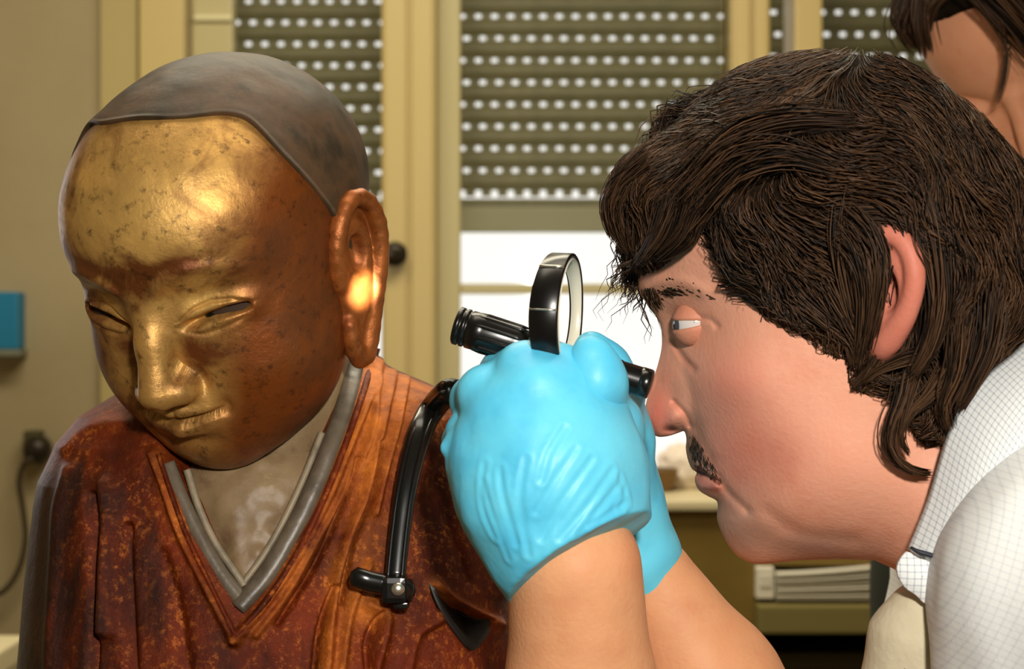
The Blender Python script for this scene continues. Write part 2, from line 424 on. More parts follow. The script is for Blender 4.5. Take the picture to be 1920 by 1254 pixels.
# things on the window sill between glove and lips
t = thing('brown_pot', 'small brown pot on the pale cabinet top beside the rear glove', 'pot', (P(1232, 921, 2.7)[0], 2.7, zb(938)))
c = P(1232, 921, 2.7); c[2] = zb(938); s_ = 2.7/F
V, f = tube_geo([c+[0,0,0], c+[0,0,.003], c+[0,0,38*s_], c+[0,0,40*s_], c+[0,0,42*s_]], [.020,.024,.031,.033,.030], 24, True, up=[1,0,0])
mesh('pot', V, f, mat('brown_clay', (128,96,52), .6), t)
V, f = tube_geo([c+[0,0,34*s_], c+[0,0,43*s_]], [.028,.027], 24, True, up=[1,0,0]); mesh('soil', V, f, M['olive_dk'], t)
def crumple(name, label, c, r, m, seed):
    n1, n2 = 48, 28; th = np.arange(n1)/n1*2*math.pi; ph = np.linspace(.02, math.pi-.02, n2)
    T_, P_ = np.meshgrid(th, ph, indexing='ij'); D = np.stack([np.cos(T_)*np.sin(P_), np.sin(T_)*np.sin(P_), np.cos(P_)], -1)
    k = 1+.22*np.abs(vnoise(D, 3, seed))+.12*vnoise(D, 7, seed+1); V = (D*k[..., None]*np.array(r)).reshape(-1, 3)
    V[:, 2] = np.maximum(V[:, 2], -r[2]*.8); o = mesh(name, V+np.array(c)+[0,0,r[2]*.8], grid_faces(n1, n2, True), m)
    return tag(o, label, 'paper')
crumple('crumpled_tissue', 'crumpled white tissue on the pale cabinet top below the man\'s nose', np.array([P(1284, 921, 2.75)[0], 2.75, zb(938)]), (.040,.03,.036), mat('tissue', (240,226,212), .9), 3)
# white desk whose corner shows at the lower left
t = thing('white_desk', 'white desk corner at lower left behind the statue', 'desk', (-.95, 2.3, 0))
zt = CAMZ-(1190-627)/F*2.5
box('desk_top', (-1.25, 2.0, zt-.03), (P(52,0,2.5)[0], 2.5, zt), M['cream'], t, .004)
for x in (-1.2, P(52,0,2.5)[0]-.06):
    for y in (2.04, 2.44): box('leg', (x, y, 0), (x+.04, y+.04, zt-.03), M['dark'], t, .003)
o = mesh('paper_sheet', *box_geo((-.86, 2.06, zt), (-.69, 2.30, zt+.0015), 0), M['paper'], smooth=False); tag(o, 'white paper sheet lying on the white desk at lower left', 'paper')

# ------------------------------------------------------------ the gilded statue
yaw, pit, rol = -0.42481297, 0.4113471, -0.0138487; SS = .86266678
cy, sy = math.cos(yaw), math.sin(yaw); cp, sp = math.cos(pit), math.sin(pit); cr, sr = math.cos(rol), math.sin(rol)
RS = np.array([[cr,0,sr],[0,1,0],[-sr,0,cr]])@np.array([[cy,-sy,0],[sy,cy,0],[0,0,1]])@np.array([[1,0,0],[0,cp,-sp],[0,sp,cp]])@np.diag([1,-1,1.])
OS = np.array([-.15317846, 1.0, .03820764+CAMZ])
def S2W(p): return (np.asarray(p)*SS)@RS.T+OS
def cap_plane(p): return p[..., 2]-1.75*p[..., 1]-.018-.034*np.exp(-((np.abs(p[..., 0])-.055)/.020)**2)
def curve_g(p, xs, zs, wdt, e1=.005):                       # gaussian about the curve z=zs(x) (canonical, both sides)
    x = np.abs(p[..., 0]); z0 = np.interp(x, xs, zs); inside = sstep(x, xs[0]-.004, xs[0]+.005)*(1-sstep(x, xs[-1]-e1, xs[-1]+.004))
    return np.exp(-((p[..., 2]-z0)/wdt)**2)*inside
def statue_f(p, feat=True):
    f = ell(p, (0,-.012,.043), (.0855,.104,.083))
    f = smin(f, ell(p, (0,.034,.046), (.070,.064,.056)), .03)
    f = smin(f, ell(p, (0,.014,-.022), (.077,.070,.092)), .03)
    ax = p.copy(); ax[..., 0] = np.abs(ax[..., 0])
    f = smin(f, ell(ax, (.036,.038,-.038), (.036,.038,.045)), .03)
    f = smin(f, ell(p, (0,.050,-.082), (.032,.030,.030)), .03)
    if not feat: return f
    fr = sstep(p[..., 1], .03, .06)
    # sockets under the brow, brow ridge, lids
    f = f+fr*.0050*np.exp(-((ax[..., 0]-.036)/.019)**2-((p[..., 2]-.0135)/.0085)**2)
    f = f-fr*.0030*curve_g(p, [.010,.022,.036,.050,.064], [.020,.0285,.0325,.031,.024], .0045, .026)
    f = smin(f, ell(ax, (.0375,.0640,.0015), (.0235,.0165,.0120)), .008)
    # nose
    f = smin(f, cone(p, (0,.084,.020), (0,.0970,-.012), .0080, .0078), .014)
    f = smin(f, cone(p, (0,.0970,-.012), (0,.1030,-.0405), .0078, .0112), .009)
    f = smin(f, ell(ax, (.0120,.0935,-.0425), (.0085,.0115,.0080)), .006)
    f = f+fr*.0018*np.exp(-((ax[..., 0]-.021)/.0035)**2-((p[..., 2]+.038)/.010)**2)
    # mouth
    f = smin(f, ell(p, (0,.067,-.062), (.030,.022,.018)), .014)
    f = smin(f, cone(ax, (.024,.0790,-.0610), (.004,.0895,-.0585), .0030, .0050), .004)
    f = smin(f, cone(ax, (.018,.0800,-.0695), (.0,.0885,-.0715), .0038, .0064), .005)
    zm = -.0645+.0032*(ax[..., 0]/.026)**2
    f = f+fr*.0055*np.exp(-((p[..., 2]-zm)/.0018)**2)*(1-sstep(ax[..., 0], .023, .030))
    f = f+fr*.0040*np.exp(-((ax[..., 0]-.0295)/.0045)**2-((p[..., 2]+.0590)/.006)**2)
    f = f+fr*.0015*np.exp(-((p[..., 0])/.0035)**2-((p[..., 2]+.050)/.004)**2)
    f = f+fr*.0035*np.exp(-((p[..., 2]+.0805)/.006)**2-((p[..., 0])/.018)**2)
    # eye slits and lid crease
    f = f+fr*.0085*curve_g(p, [.0195,.026,.034,.045,.057], [-.0050,-.0038,-.0010,.0012,.0018], .0026)
    f = f+fr*.0012*curve_g(p, [.018,.028,.038,.050,.060], [-.001,.0055,.0085,.0078,.0035], .0011)
    f = f+fr*.0010*curve_g(p, [.020,.030,.042,.055], [-.0085,-.0105,-.0088,-.004], .0016)
    # worn dents
    f = f+.0007*vnoise(p, 60, 5)+.0009*vnoise(p, 25, 6)
    return f
def radial(fn, nth, nph, warp=.38, c=(0,0,0), rmax=.16, iters=26, rmin=.02):
    """star-shaped mesh of fn<0: directions packed towards +y (the face)"""
    a = np.arange(nth)/nth*2*math.pi; b = np.linspace(0, 1, nph); b = b-warp*np.sin(b*math.pi)*.32*(1)  # polar angle from +y
    b = b*math.pi; A, B = np.meshgrid(a, b, indexing='ij')
    D = np.stack([np.sin(B)*np.cos(A), np.cos(B), np.sin(B)*np.sin(A)], -1)
    hi = np.full(A.shape, rmax); lo = np.full(A.shape, rmin); cc = np.array(c, float)
    # outermost crossing: march inward
    st = (rmax-rmin)/40; r = hi.copy(); done = np.zeros(A.shape, bool)
    for _ in range(40):
        v = fn(cc+D*(r-st)[..., None]) < 0; new = v & ~done; lo[new] = (r-st)[new]; hi[new] = r[new]; done |= v
        r = np.where(done, r, r-st)
        if done.all(): break
    for _ in range(10):
        m = (lo+hi)/2; s = fn(cc+D*m[..., None]) < 0; lo = np.where(s, m, lo); hi = np.where(s, hi, m)
    return (cc+D*((lo+hi)/2)[..., None]), D
HP, HD = radial(statue_f, 420, 380)
# gold leaf material: mottled, worn to brown in patches
def gold_mat(name, gold, worn, dark, mscale=9., metal=.75):
    m = mat(name, gold, .36, metal); b = bsdf(m); co = coords(m)
    c1 = noisy(m, [gold, tuple(int(x*.86) for x in gold), tuple(min(255, int(x*1.12)) for x in gold)], 16, 5, co=co, target=None)
    n = N_(m, 'ShaderNodeTexNoise', Scale=mscale*4, Detail=9, Roughness=.66, Distortion=.6); L_(m, co, n.inputs['Vector'])
    at = N_(m, 'ShaderNodeAttribute', attribute_name='wear_shade')
    ad = N_(m, 'ShaderNodeMath', operation='ADD'); L_(m, n.outputs['Fac'], ad.inputs[0]); L_(m, at.outputs['Fac'], ad.inputs[1])
    r = m.node_tree.nodes.new('ShaderNodeMapRange'); L_(m, ad.outputs[0], r.inputs[0]); r.inputs[1].default_value = .46; r.inputs[2].default_value = .70
    ta = N_(m, 'ShaderNodeAttribute', attribute_name='tone'); c1 = mixc(m, ta.outputs['Fac'], c1, (*lin((138,72,24)), 1))
    c2 = mixc(m, r.outputs[0], c1, (*lin(worn), 1))
    n3 = N_(m, 'ShaderNodeTexNoise', Scale=150, Detail=5, Roughness=.7); L_(m, co, n3.inputs['Vector'])
    r3 = m.node_tree.nodes.new('ShaderNodeMapRange'); L_(m, n3.outputs['Fac'], r3.inputs[0]); r3.inputs[1].default_value = .55; r3.inputs[2].default_value = .70; r3.inputs[4].default_value = .75
    c3 = mixc(m, r3.outputs[0], c2, (*lin(dark), 1)); L_(m, c3, b.inputs['Base Color'])
    rr = m.node_tree.nodes.new('ShaderNodeMapRange'); L_(m, n.outputs['Fac'], rr.inputs[0]); rr.inputs[1].default_value = .3; rr.inputs[2].default_value = .7; rr.inputs[3].default_value = .36; rr.inputs[4].default_value = .54
    L_(m, rr.outputs[0], b.inputs['Roughness'])
    n2 = N_(m, 'ShaderNodeTexNoise', Scale=90, Detail=8, Roughness=.65); L_(m, co, n2.inputs['Vector'])
    bu = N_(m, 'ShaderNodeBump', Strength=.8, Distance=.0011); L_(m, n2.outputs['Fac'], bu.inputs['Height']); L_(m, bu.outputs[0], b.inputs['Normal'])
    return m
M['gold'] = gold_mat('worn_gold_leaf', (226,178,98), (112,62,26), (58,32,14), metal=.52)
M['gold_red'] = gold_mat('warm_gold_leaf', (176,100,44), (120,58,26), (70,30,12), metal=.55)
M['cap'] = mat('worn_black_lacquer', (64,52,38), .55, 0, .3); noisy(M['cap'], [(34,26,16),(60,48,32),(82,60,40),(46,38,26)], 22, 8, bump=.0007, bscale=60)
st = thing('statue', 'gilded lacquer statue of a seated monk with bowed head', 'statue', (-.16, 1.06, .9))
base_loc = S2W((0,0,0))
V = S2W(HP.reshape(-1, 3)); nth, nph = HP.shape[:2]
o = mesh('head', V, grid_faces(nth, nph, True), M['gold'], st)
# wear map: brown round brows, jaw; right-cheek shade and forehead highlight painted in
q = HP.reshape(-1, 3)
wr = -.10*np.exp(-((q[:,0]-.012)/.05)**2-((q[:,2]-.060)/.035)**2)+.17*np.exp(-((q[:,0]+.01)/.065)**2-((q[:,2]-.030)/.016)**2)+.10*np.exp(-((np.abs(q[:,0])-.022)/.010)**2-((q[:,2]+.03)/.02)**2)+.10*sstep(-q[:,0], .02, .06)+.07*sstep(-q[:,2], .075, .10)\
    -.12*np.exp(-(q[:,0]/.012)**2-((q[:,2]+.015)/.03)**2)+.06*sstep(q[:,0], .05, .075)
wr = wr*1.35+.24*np.exp(-((np.abs(q[:,0])-.030)/.020)**2-((q[:,2]-.037)/.0055)**2)
at = o.data.attributes.new('wear_shade', 'FLOAT', 'POINT'); at.data.foreach_set('value', wr.astype(np.float32))
tn = .30-.35*np.exp(-((q[:,0]-.005)/.055)**2-((q[:,2]-.070)/.035)**2)+.85*sstep(q[:,0]-.25*q[:,2], .030, .068)+.35*sstep(-q[:,0], .03, .06)+.25*sstep(-q[:,2], .05, .09)-.3*np.exp(-((q[:,0]-.037)/.03)**2-((q[:,2]-.01)/.02)**2)  # orange by the ear; forehead highlight and right-side shade put into the tone
at = o.data.attributes.new('tone', 'FLOAT', 'POINT'); at.data.foreach_set('value', np.clip(tn, 0, 1).astype(np.float32))
# lacquer cap of hair, proud of the gold, with a rolled edge
def head_r(ds):
    lo = np.full(ds.shape[:-1], .03); hi = np.full(ds.shape[:-1], .2)
    for _ in range(14):
        mm = (lo+hi)/2; s_ = statue_f(cc+ds*mm[..., None], False) < .0022; lo = np.where(s_, mm, lo); hi = np.where(s_, hi, mm)
    return (lo+hi)/2
a = np.arange(260)/260*2*math.pi
nrm = np.array([0, -1.75, 1.])/math.hypot(1.75, 1); e1 = np.array([1., 0, 0]); e2 = np.cross(nrm, e1)
rings = []
pol = np.concatenate([np.linspace(0, 1, 70)])
cc = np.array([0, -.014, .043])
def cap_dir(th, al): return math.cos(al)*nrm+math.sin(al)*(math.cos(th)*e1+math.sin(th)*e2)
CV = np.zeros((260, 78, 3))
A_lo = np.full(260, .3); A_hi = np.full(260, 2.6)
for _ in range(16):
    am = (A_lo+A_hi)/2; dd_ = np.cos(am)[:, None]*nrm+np.sin(am)[:, None]*(np.cos(a)[:, None]*e1+np.sin(a)[:, None]*e2)
    g_ = cap_plane(cc+dd_*head_r(dd_)[:, None]) > 0; A_lo = np.where(g_, am, A_lo); A_hi = np.where(g_, A_hi, am)
DS = np.cos(A_lo[:, None]*pol)[..., None]*nrm+np.sin(A_lo[:, None]*pol)[..., None]*(np.cos(a)[:, None, None]*e1+np.sin(a)[:, None, None]*e2)
RR = head_r(DS)
for i, th in enumerate(a):
    lo_ = A_lo[i]
    als = pol*lo_
    ds = np.cos(als)[:, None]*nrm+np.sin(als)[:, None]*(math.cos(th)*e1+math.sin(th)*e2)
    r = RR[i]
    r = r*(1+.006*vnoise(ds*.1, 60, 8))+.0008*np.exp(-((1-pol)/.05)**2)
    CV[i, :70] = cc+ds*r[:, None]
    dn = ds[-1]; rn = r[-1]
    for k in range(8):                            # rounded edge turning in
        t_ = k/7*math.pi/2; CV[i, 70+k] = cc+dn*(rn-.0045*(1-math.cos(t_)))-nrm*0.0016*math.sin(t_)
o = mesh('hair_cap', S2W(CV.reshape(-1, 3)), grid_faces(260, 78, True), M['cap'], st)
# eyes: dark lacquer balls seen through the slits
for sgn in (1, -1):
    n1 = 24; T_, P_ = np.meshgrid(np.arange(n1)/n1*2*math.pi, np.linspace(0.05, math.pi-.05, 14), indexing='ij')
    D = np.stack([np.cos(T_)*np.sin(P_), np.sin(T_)*np.sin(P_), np.cos(P_)], -1).reshape(-1, 3)*np.array([.0205,.0138,.0075])
    mesh('eye', S2W(D+[sgn*.0385, .0640, -.0015]), grid_faces(n1, 14, True), mat('eye_lacquer', (60,46,36), .8, 0, .1), st)
    D2 = D*np.array([.30,.45,.72]); mesh('pupil', S2W(D2+[sgn*.0320, .0722, -.0022]), grid_faces(n1, 14, True), mat('pupil_black', (12,9,7), .25), st)
# ears
for sgn in (1, -1):
    v = Vol((.060,-.055,-.085), (.108,.032,.050), .0010)
    out = [(.082,.010,-.012),(.085,.011,.008),(.089,.004,.026),(.091,-.010,.035),(.093,-.024,.030),(.094,-.031,.014),(.092,-.030,-.006),(.089,-.024,-.024),(.085,-.016,-.042),(.082,-.008,-.058),(.080,.0005,-.066),(.080,.007,-.058),(.081,.008,-.040)]
    v.ell((.0815,-.011,-.003), (.0075,.024,.038), .006)
    v.ell((.0775,-.005,-.044), (.0065,.014,.026), .008)
    v.ell((.072,-.008,-.01), (.012,.016,.030), .012); v.ell((.0845,-.010,.016), (.0045,.021,.019), .006)
    v.chain(spline(out, 26), [.0046]*16+list(np.linspace(.0046, .006, 6))+[.005]*4, .004)
    v.chain(spline([(.086,-.002,.018),(.088,-.014,.016),(.088,-.018,.002),(.086,-.013,-.014),(.084,-.003,-.020)], 12), [.0036]*12, .004)
    v.ell((.080,.008,-.006), (.006,.005,.008), .005)
    v.ell((.088,-.006,.002), (.006,.007,.011), .004, mode='d')
    Vv, Q = v.extract(); Vv = relax(Vv, Q, 2); Vv[:, 0] *= sgn
    o = mesh('ear', S2W(Vv), Q, M['gold_red'], st)
    at = o.data.attributes.new('wear_shade', 'FLOAT', 'POINT'); at.data.foreach_set('value', np.zeros(len(Vv), np.float32))

# ---- body: lofted robe
VL = [600,640,690,720,745,780,830,900,1000,1100,1254,1400,1600,1900,2200]
UL = [430,420,330,250,205,150,108,80,68,58,48,38,10,-60,-120]
UR = [640,672,728,800,856,892,910,925,940,955,975,1000,1050,1130,1190]
BD = [.035,.045,.056,.064,.070,.076,.083,.090,.097,.104,.112,.118,.125,.14,.15]
YM = [1.075,1.075,1.075,1.073,1.071,1.068,1.066,1.064,1.062,1.060,1.058,1.055,1.05,1.05,1.05]
def body_xy(v, th):
    K = 1.06/F; ul = np.interp(v, VL, UL); ur = np.interp(v, VL, UR); xc = ((ul+ur)/2-960)*K; a_ = (ur-ul)/2*K; b_ = np.interp(v, VL, BD)
    c, s = np.cos(th), np.sin(th)
    return xc+a_*np.sign(c)*np.abs(c)**.86, np.interp(v, VL, YM)-b_*np.sign(s)*np.abs(s)**.80
def body_Y(u, v, it=3):                             # robe front distance seen at pixel (u,v), no folds
    Y = .98
    for _ in range(it):
        z = CAMZ-(v-627)/F*Y; vm = 627+(CAMZ-z)*F/1.06; K = 1.06/F
        ul = np.interp(vm, VL, UL); ur = np.interp(vm, VL, UR); xc = ((ul+ur)/2-960)*K; a_ = (ur-ul)/2*K
        c = np.clip(np.abs(((u-960)/F*Y-xc)/a_), 0, .995)**(1/.86); s = np.sqrt(1-c*c)
        Y = np.interp(vm, VL, YM)-np.interp(vm, VL, BD)*s**.80
    return Y
def sm(pts, n=60): return spline(pts, n)
VAP = (455, 1142)
V_in_L = [(300,850),(322,905),(352,970),(392,1045),(430,1110),(455,1150)]
V_in_R = [(455,1150),(510,1085),(560,1000),(600,920),(632,840),(662,750),(690,640)]
RIDGES = [ # polyline, width px, height m (+ out)
 ([(290,850),(318,930),(345,1010),(390,1100),(440,1200)], 9, .0045),
 ([(440,1200),(500,1130),(560,1040),(610,940),(650,840),(690,730),(715,650)], 10, .0050),
 ([(655,640),(700,720),(690,820),(655,900),(600,1000),(540,1110),(480,1190)], 7, .0035),
 ([(735,680),(720,760),(700,850),(680,930),(650,1010),(625,1110),(612,1254)], 10, .0050),
 ([(760,700),(745,790),(720,880),(700,960)], 8, .0040),
 ([(205,905),(212,980),(206,1080),(200,1180)], 16, .0075),
 ([(130,880),(112,980),(104,1100),(98,1254)], 14, .004),
 ([(690,1130),(720,1160),(700,1254)], 12, .005),
 ([(815,1095),(860,1135),(935,1170)], 9, .006),
 ([(640,1254),(655,1150),(690,1060)], 9, .004),
 ([(760,1254),(775,1190),(820,1160)], 12, .005),
 ([(120,840),(170,800),(230,790)], 12, .003),
 ([(860,760),(885,860),(915,1000),(935,1110)], 12, .004),
]
GROOVES = [
 ([(170,930),(180,1050),(172,1254)], 9, .006),([(236,990),(238,1100),(246,1254)], 10, .005),
 ([(672,860),(640,950),(590,1060),(520,1170)], 5, .005),([(712,830),(698,930),(660,1030),(640,1130)], 5, .006),
 ([(590,1254),(600,1180),(625,1100)], 6, .006),([(300,1040),(330,1140),(350,1254)], 14, .003),
 ([(820,900),(850,1000),(880,1090)], 10, .003),([(690,1254),(690,1200),(715,1150)], 7, .005)]
def body_disp(u, v):
    p = np.stack([u.ravel(), v.ravel()], 1); d = np.zeros(len(p))
    for pl, w_, h_ in RIDGES: q_ = polydist(p, sm(pl, 24), False); d += h_*np.exp(-(q_/w_)**2)
    for pl, w_, h_ in GROOVES: q_ = polydist(p, sm(pl, 24), False); d -= h_*np.exp(-(q_/w_)**2)
    # hollow inside the V opening
    poly = np.vstack([sm(V_in_L, 30), sm(V_in_R, 30), [(690,500),(300,500)]])
    dd = polydist(p, poly); ins = inpoly(p, poly); d -= (.020+.035*(1-sstep(p[:,1], 850, 980)))*np.where(ins, sstep(dd, 0, 14), 0)
    # sleeve opening hollow
    poly = np.array([(800,1092),(850,1122),(922,1160),(912,1195),(882,1222),(850,1185),(820,1140)])
    dd = polydist(p, poly); ins = inpoly(p, poly); d -= .016*np.where(ins, sstep(dd, 0, 12), 0)
    d += .0018*vnoise(np.stack([p[:,0]/60, p[:,1]/90, p[:,0]*0], 1), 1, 11)
    return d.reshape(u.shape)
vv = np.concatenate([np.linspace(600, 1290, 330), np.linspace(1300, 2200, 40)])
th = np.concatenate([np.linspace(0, math.pi, 460), np.linspace(math.pi, 2*math.pi, 80)[1:-1]])
TH, VV = np.meshgrid(th, vv, indexing='ij'); X, Y = body_xy(VV, TH); Z = CAMZ-(VV-627)/F*1.06
U_ = 960+F*X/Y; V_ = 627+F*(CAMZ-Z)/Y
front = (TH < math.pi); D_ = body_disp(U_, V_)*np.where(front, np.clip(np.sin(TH), 0, 1)**.35, 0)
Pn = np.stack([X, Y, Z], -1)
xc = X[TH.shape[0]*0:1]; cen = np.stack([np.broadcast_to((X.min(0)+X.max(0))/2, X.shape), np.full(X.shape, 1.07), Z], -1)
nd = Pn-cen; nd /= np.linalg.norm(nd, axis=-1)[..., None]+1e-9; Pn = Pn+nd*D_[..., None]
nu_, nv_ = TH.shape; off = nu_*nv_
capc = np.array([Pn[:, 0].mean(0), Pn[:, -1].mean(0)]); Vb = np.vstack([Pn.reshape(-1, 3), capc])
fb = grid_faces(nu_, nv_, True).tolist()
for i in range(nu_): j = (i+1) % nu_; fb.append([i*nv_, j*nv_, off]); fb.append([i*nv_+nv_-1, off+1, j*nv_+nv_-1])
M['robe'] = mat('red_brown_lacquer', (96,36,10), .44, .30, .25); b = bsdf(M['robe']); m = M['robe']; co = coords(m)
c1 = noisy(m, [(26,9,3),(84,27,5),(118,42,9),(62,22,5)], 14, 7, co=co, target=None, pos=[.28,.45,.6,.75])
n = N_(m, 'ShaderNodeTexNoise', Scale=230, Detail=6, Roughness=.8); L_(m, co, n.inputs['Vector'])
r = m.node_tree.nodes.new('ShaderNodeMapRange'); L_(m, n.outputs['Fac'], r.inputs[0]); r.inputs[1].default_value = .52; r.inputs[2].default_value = .64
at_ = N_(m, 'ShaderNodeAttribute', attribute_name='gilt')
mu = N_(m, 'ShaderNodeMath', operation='MULTIPLY'); L_(m, r.outputs[0], mu.inputs[0]); mu.inputs[1].default_value = .8
ad = N_(m, 'ShaderNodeMath', operation='ADD'); L_(m, mu.outputs[0], ad.inputs[0]); L_(m, at_.outputs['Fac'], ad.inputs[1]); ad.use_clamp = True
n4 = N_(m, 'ShaderNodeTexNoise', Scale=26, Detail=8, Roughness=.7); L_(m, co, n4.inputs['Vector'])
r4 = m.node_tree.nodes.new('ShaderNodeMapRange'); L_(m, n4.outputs['Fac'], r4.inputs[0]); r4.inputs[1].default_value = .35; r4.inputs[2].default_value = .62
mu2 = N_(m, 'ShaderNodeMath', operation='MULTIPLY'); L_(m, ad.outputs[0], mu2.inputs[0]); L_(m, r4.outputs[0], mu2.inputs[1])
c2 = mixc(m, mu2.outputs[0], c1, (*lin((214,122,44)), 1))
mpg = N_(m, 'ShaderNodeMapping'); mpg.inputs['Scale'].default_value = (1, 1, .16); L_(m, co, mpg.inputs['Vector'])
ng = N_(m, 'ShaderNodeTexNoise', Scale=60, Detail=6, Roughness=.6); L_(m, mpg.outputs[0], ng.inputs['Vector'])
ag = N_(m, 'ShaderNodeAttribute', attribute_name='grime_shade'); sg = N_(m, 'ShaderNodeMath', operation='ADD'); L_(m, ng.outputs['Fac'], sg.inputs[0]); L_(m, ag.outputs['Fac'], sg.inputs[1])
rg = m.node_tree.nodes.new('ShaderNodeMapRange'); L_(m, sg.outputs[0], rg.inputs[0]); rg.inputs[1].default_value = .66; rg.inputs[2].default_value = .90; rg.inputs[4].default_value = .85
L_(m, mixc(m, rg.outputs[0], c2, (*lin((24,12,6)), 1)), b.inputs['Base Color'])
n2 = N_(m, 'ShaderNodeTexNoise', Scale=110, Detail=8, Roughness=.7); L_(m, co, n2.inputs['Vector'])
bu = N_(m, 'ShaderNodeBump', Strength=1, Distance=.0016); L_(m, n2.outputs['Fac'], bu.inputs['Height']); L_(m, bu.outputs[0], b.inputs['Normal'])
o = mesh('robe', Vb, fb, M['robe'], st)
uu = 960+F*Vb[:,0]/Vb[:,1]; v2 = 627+F*(CAMZ-Vb[:,2])/Vb[:,1]; pp = np.stack([uu, v2], 1)
gilt = np.zeros(len(pp))
for pl, w_, h_ in RIDGES[:5]+RIDGES[8:10]: gilt += .55*np.exp(-(polydist(pp, sm(pl, 20), False)/ (w_*1.5))**2)
gilt += .8*np.exp(-((uu-790)/90)**2-((v2-730)/60)**2)+.35*np.exp(-((uu-680)/70)**2-((v2-900)/200)**2)+.25*np.exp(-((uu-240)/60)**2-((v2-770)/35)**2)+.7*np.exp(-((uu-690)/40)**2-((v2-1145)/28)**2)
gilt *= (Vb[:,1] < 1.06)
grm_shade = .34*sstep(-uu, -330, -120)*sstep(v2, 840, 960)+.12*sstep(-uu, -150, -60)+.30*np.exp(-((uu-300)/60)**2-((v2-1080)/160)**2)+.25*np.exp(-((uu-480)/120)**2-((v2-1260)/60)**2)+.3*np.exp(-((uu-900)/40)**2-((v2-900)/160)**2)+.22*np.exp(-((uu-130)/60)**2-((v2-900)/60)**2)  # streaked soot, plus shade on left side and right arm put into colour
at = o.data.attributes.new('grime_shade', 'FLOAT', 'POINT'); at.data.foreach_set('value', np.clip(grm_shade, 0, 1).astype(np.float32))
at = o.data.attributes.new('gilt', 'FLOAT', 'POINT'); at.data.foreach_set('value', np.clip(gilt, 0, 1).astype(np.float32))
# strips following the neckline
def strip(name, pl, wpx, hgt, m, n=70, lift=.004, side=0.):
    c = sm(pl, n); tg = np.gradient(c, axis=0); tg /= np.linalg.norm(tg, axis=1)[:, None]; nr = np.stack([-tg[:,1], tg[:,0]], 1)
    prof = [(-1,-1.2),(-.95,.2),(-.7,.75),(-.25,1),(.25,1),(.7,.75),(.95,.2),(1,-1.2)]
    V = np.zeros((n, len(prof), 3))
    for k, (s_, h_) in enumerate(prof):
        w_ = wpx*np.ones(n)
        uvp = c+nr*(s_*w_/2+side)[:, None]
        Yb = body_Y(uvp[:,0], uvp[:,1])-lift-hgt*h_
        V[:, k] = np.stack([(uvp[:,0]-960)/F*Yb, Yb, CAMZ-(uvp[:,1]-627)/F*Yb], 1)
    f = grid_faces(n, len(prof)).tolist(); L = len(prof)
    f += [list(range(L)), [(n-1)*L+i for i in range(L)][::-1]]
    for i in range(n-1): f.append([i*L, i*L+L-1, (i+1)*L+L-1, (i+1)*L])
    return mesh(name, V.reshape(-1, 3), f, m, st)
M['grey_lacq'] = mat('grey_lacquer', (92,80,66), .4); noisy(M['grey_lacq'], [(70,60,50),(104,92,76),(86,72,58)], 40, 6, bump=.0005)
M['grey_pale'] = mat('pale_grey_lacquer', (128,116,96), .5); noisy(M['grey_pale'], [(96,86,72),(144,130,106),(160,140,112)], 50, 6, bump=.0005)
strip('inner_collar', [(312,868),(338,935),(372,1005),(412,1075),(458,1132)], 34, .004, M['grey_lacq'], lift=-.003)
strip('inner_collar', [(446,1140),(500,1078),(548,1000),(588,920),(620,840),(652,750),(676,655)], 38, .0045, M['grey_lacq'], lift=-.002)
strip('under_collar', [(350,880),(372,950),(405,1020),(458,1098)], 16, .003, M['grey_pale'], lift=-.008)
strip('under_collar', [(452,1098),(495,1040),(535,970),(572,890),(604,810)], 14, .003, M['grey_pale'], lift=-.009)
strip('collar_edge', [(296,850),(322,930),(350,1005),(393,1095),(441,1192)], 12, .0035, M['robe'], lift=.001)
strip('collar_edge', [(438,1196),(498,1128),(556,1040),(604,944),(645,842),(683,732),(706,652)], 15, .0040, M['robe'], lift=.001)
# chest and neck
n1, n2 = 60, 80; vs_ = np.linspace(700, 1150, n2); V = np.zeros((n1, n2, 3))
for i, t_ in enumerate(np.linspace(-1, 1, n1)):
    ul = np.interp(vs_, [700,850,900,1000,1100,1150], [350,312,326,372,436,450]); ur = np.interp(vs_, [700,800,900,1000,1100,1150], [680,648,606,556,484,462])
    u = (ul+ur)/2+(ur-ul)/2*t_
    Yc = body_Y(u, vs_)+.010+.012*t_*t_
    k = sstep(vs_, 760, 900); Yn = 1.06-.050*np.sqrt(np.maximum(1-(t_*.95)**2, 0)); Yy = Yn*(1-k)+Yc*k+.0015*vnoise(np.stack([u/25, vs_/25, 0*u], 1), 1, 4)
    V[i] = np.stack([(u-960)/F*Yy, Yy, CAMZ-(vs_-627)/F*Yy], 1)
V2 = V+np.array([0,.01,0]); nn = n1*n2; f = grid_faces(n1, n2).tolist()+[q_[::-1] for q_ in grid_faces(n1, n2, off=nn).tolist()]
edge = [i*n2 for i in range(n1)]+[(n1-1)*n2+j for j in range(1, n2)]+[i*n2+n2-1 for i in range(n1-2, -1, -1)]+[j for j in range(n2-2, 0, -1)]
for a_, b_ in zip(edge, edge[1:]+edge[:1]): f.append([a_, b_, nn+b_, nn+a_])
M['chest'] = mat('worn_chest_gesso', (128,104,72), .5); noisy(M['chest'], [(86,62,40),(126,102,72),(142,118,84),(188,160,118)], 26, 9, .7, pos=[.3,.45,.62,.72], bump=.0012, bscale=55)
mesh('chest', np.vstack([V.reshape(-1,3), V2.reshape(-1,3)]), f, M['chest'], st)
V, f = tube_geo([OS+[.01,.03,-.04], OS+[.012,.045,-.09], OS+[.012,.06,-.14]], [.052,.050,.056], 40); mesh('neck', V, f, M['chest'], st)
